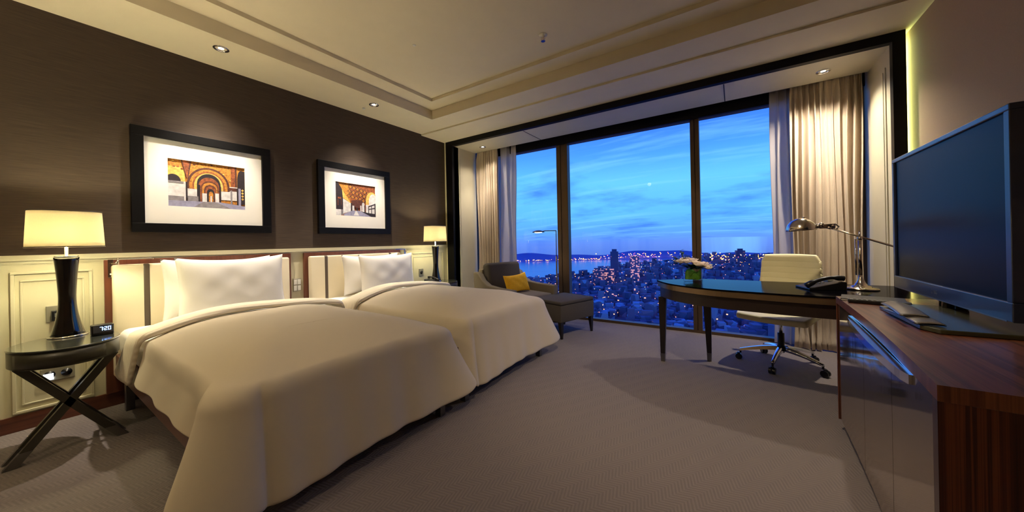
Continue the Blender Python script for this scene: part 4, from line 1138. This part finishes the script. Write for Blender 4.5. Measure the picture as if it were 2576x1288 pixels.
def blk(mb, d, r, w_, dp, z0, z1, a=None):
    a = rnd.uniform(-.6, .6) if a is None else a
    c0 = Wd(d, r, 0)
    b = bmesh.new(); bmesh.ops.create_cube(b, size=1)
    mb._add(b, Matrix.Translation((c0[0], c0[1], (z0+z1)/2)) @ Matrix.Rotation(a, 4, 'Z') @ Matrix.Diagonal((w_, dp, z1-z0, 1)))
def sprawl():
    b = bmesh.new()
    for i in range(3000):
        d = 440+(1-rnd.random()**1.2)*960; k = rnd.uniform(-.12, .92); r = k*d
        if k < .26 and d > 1150: continue
        if abs((d-480)-(k-.35)*-900) < 14 or abs(k-.32-.0004*(d-500)) < .006: continue
        if any(abs(d-td)+abs(r-tk*td) < 40 for td, tk in ((1000, .303), (960, .363), (1300, .676), (930, .255), (940, .285))): continue
        w_ = rnd.uniform(8, 17); dp = rnd.uniform(8, 17); hh = rnd.uniform(7, 17) if rnd.random() < .93 else rnd.uniform(18, 30)
        z0 = hill(d, r)-2; a = rnd.choice((.3, .35, -.2))+rnd.uniform(-.12, .12)
        c0 = Wd(d, r, 0)
        M4 = Matrix.Translation((c0[0], c0[1], z0+hh/2)) @ Matrix.Rotation(a, 4, 'Z') @ Matrix.Diagonal((w_, dp, hh, 1))
        bmesh.ops.create_cube(b, size=1, matrix=M4)
    return b
sb_ = MB(); sb_.bm.free(); sb_.bm = sprawl()
o = obj('city_buildings', sb_, M_city); o['kind'] = 'stuff'; tag(o, 'dense low roofs of the city spread below the window', 'buildings')
def tower(d, k, w_, dp, ztop, rgb, label, cap=None, lit=.8, a=.2):
    m, t, b = newmat('tower_wall'); tc = t.n('ShaderNodeTexCoord').outputs['Object']
    b.inputs['Base Color'].default_value = lin(rgb)
    sc_ = t.mapv(tc, (.28, .28, .30)); fl_ = t.n('ShaderNodeVectorMath', operation='FLOOR'); t.l(sc_, fl_.inputs[0])
    w2 = t.n('ShaderNodeTexWhiteNoise'); t.l(fl_.outputs[0], w2.inputs['Vector'])
    t.l(t.math('MULTIPLY', t.math('GREATER_THAN', w2.outputs[0], 1-.4*lit), .55*lit), b.inputs['Emission Strength'])
    b.inputs['Emission Color'].default_value = lin((255, 176, 170))
    r = k*d; z0 = hill(d, r)-1; c0 = Wd(d, r, z0)
    th = thing('tower_block', label, 'building', c0, a, 'distant towers')
    obj('tower_body', MB().box(-w_/2, w_/2, -dp/2, dp/2, 0, ztop-z0), m, th)
    if cap: obj('rooftop', MB().box(-w_*cap/2, w_*cap/2, -dp*cap/2, dp*cap/2, ztop-z0, ztop-z0+7), m, th)
tower(1000, .303, 22, 16, -34, (66, 78, 122), 'dark slab tower in the city, leftmost of the tall ones', .6, .12)
tower(960, .363, 25, 14, -46, (138, 112, 146), 'pinkish lit tower block just right of the dark slab tower', None, .8)
tower(1300, .676, 30, 20, -50, (54, 66, 110), 'dark tower on the hill at the right with a narrower top', .55, .1)
tower(930, .255, 30, 14, -82, (96, 84, 120), 'low purple block left of the dark slab tower', None, .5)
tower(940, .285, 28, 14, -80, (110, 86, 120), 'low lit block directly below the dark slab tower', None, .8)
# scattered street lights and flood lights
LC = [emit('street_light_amber', (255, 170, 60), 5), emit('street_light_pale', (255, 225, 170), 5), emit('street_light_pink', (255, 110, 120), 3), emit('street_light_green', (170, 230, 190), 2.5)]
lm_ = [MB() for _ in LC]
def pt(i, d, k, z_, s):
    c0 = Wd(d, k*d, z_); b = bmesh.new(); bmesh.ops.create_icosphere(b, subdivisions=1, radius=s, matrix=Matrix.Translation(c0)); lm_[i]._add(b)
for i in range(150):
    d = 480+rnd.random()**.6*850; k = rnd.uniform(-.05, .88)
    if k < .26 and d > 1100: d = rnd.uniform(480, 1100)
    pt(rnd.choice((0, 0, 1, 1, 2, 2, 3)), d, k, hill(d, k*d)+rnd.uniform(14, 22), rnd.uniform(.35, .8)*d/750)
for i in range(120):     # far hill lights
    k = rnd.gauss(.385, .05) if i < 80 else rnd.uniform(.16, .45)
    pt(rnd.choice((0, 0, 1, 2)), 2240, k, GZ+6+rnd.random()*(34 if i < 80 else 8), rnd.uniform(1.4, 3.2))
for i in range(70):
    k = rnd.uniform(-.02, .27); pt(rnd.choice((0, 1, 0)), 2190, k, GZ+4+rnd.random()*6, rnd.uniform(1, 2.2))
for i in range(64):     # lights on the right hill
    k = rnd.choice((rnd.uniform(.55, .70), rnd.gauss(.60, .03), rnd.gauss(.755, .02))); d = rnd.uniform(1050, 1360)
    pt(rnd.choice((0, 0, 1, 0, 2)), d, k, hill(d, k*d)+rnd.uniform(16, 24), rnd.uniform(.9, 2.1))
for mb, mt, nm in zip(lm_, LC, ('amber', 'pale', 'pink', 'green')):
    o = obj('city_lights', mb, mt); o['kind'] = 'stuff'; tag(o, nm+' points of light scattered across the city', 'lights')
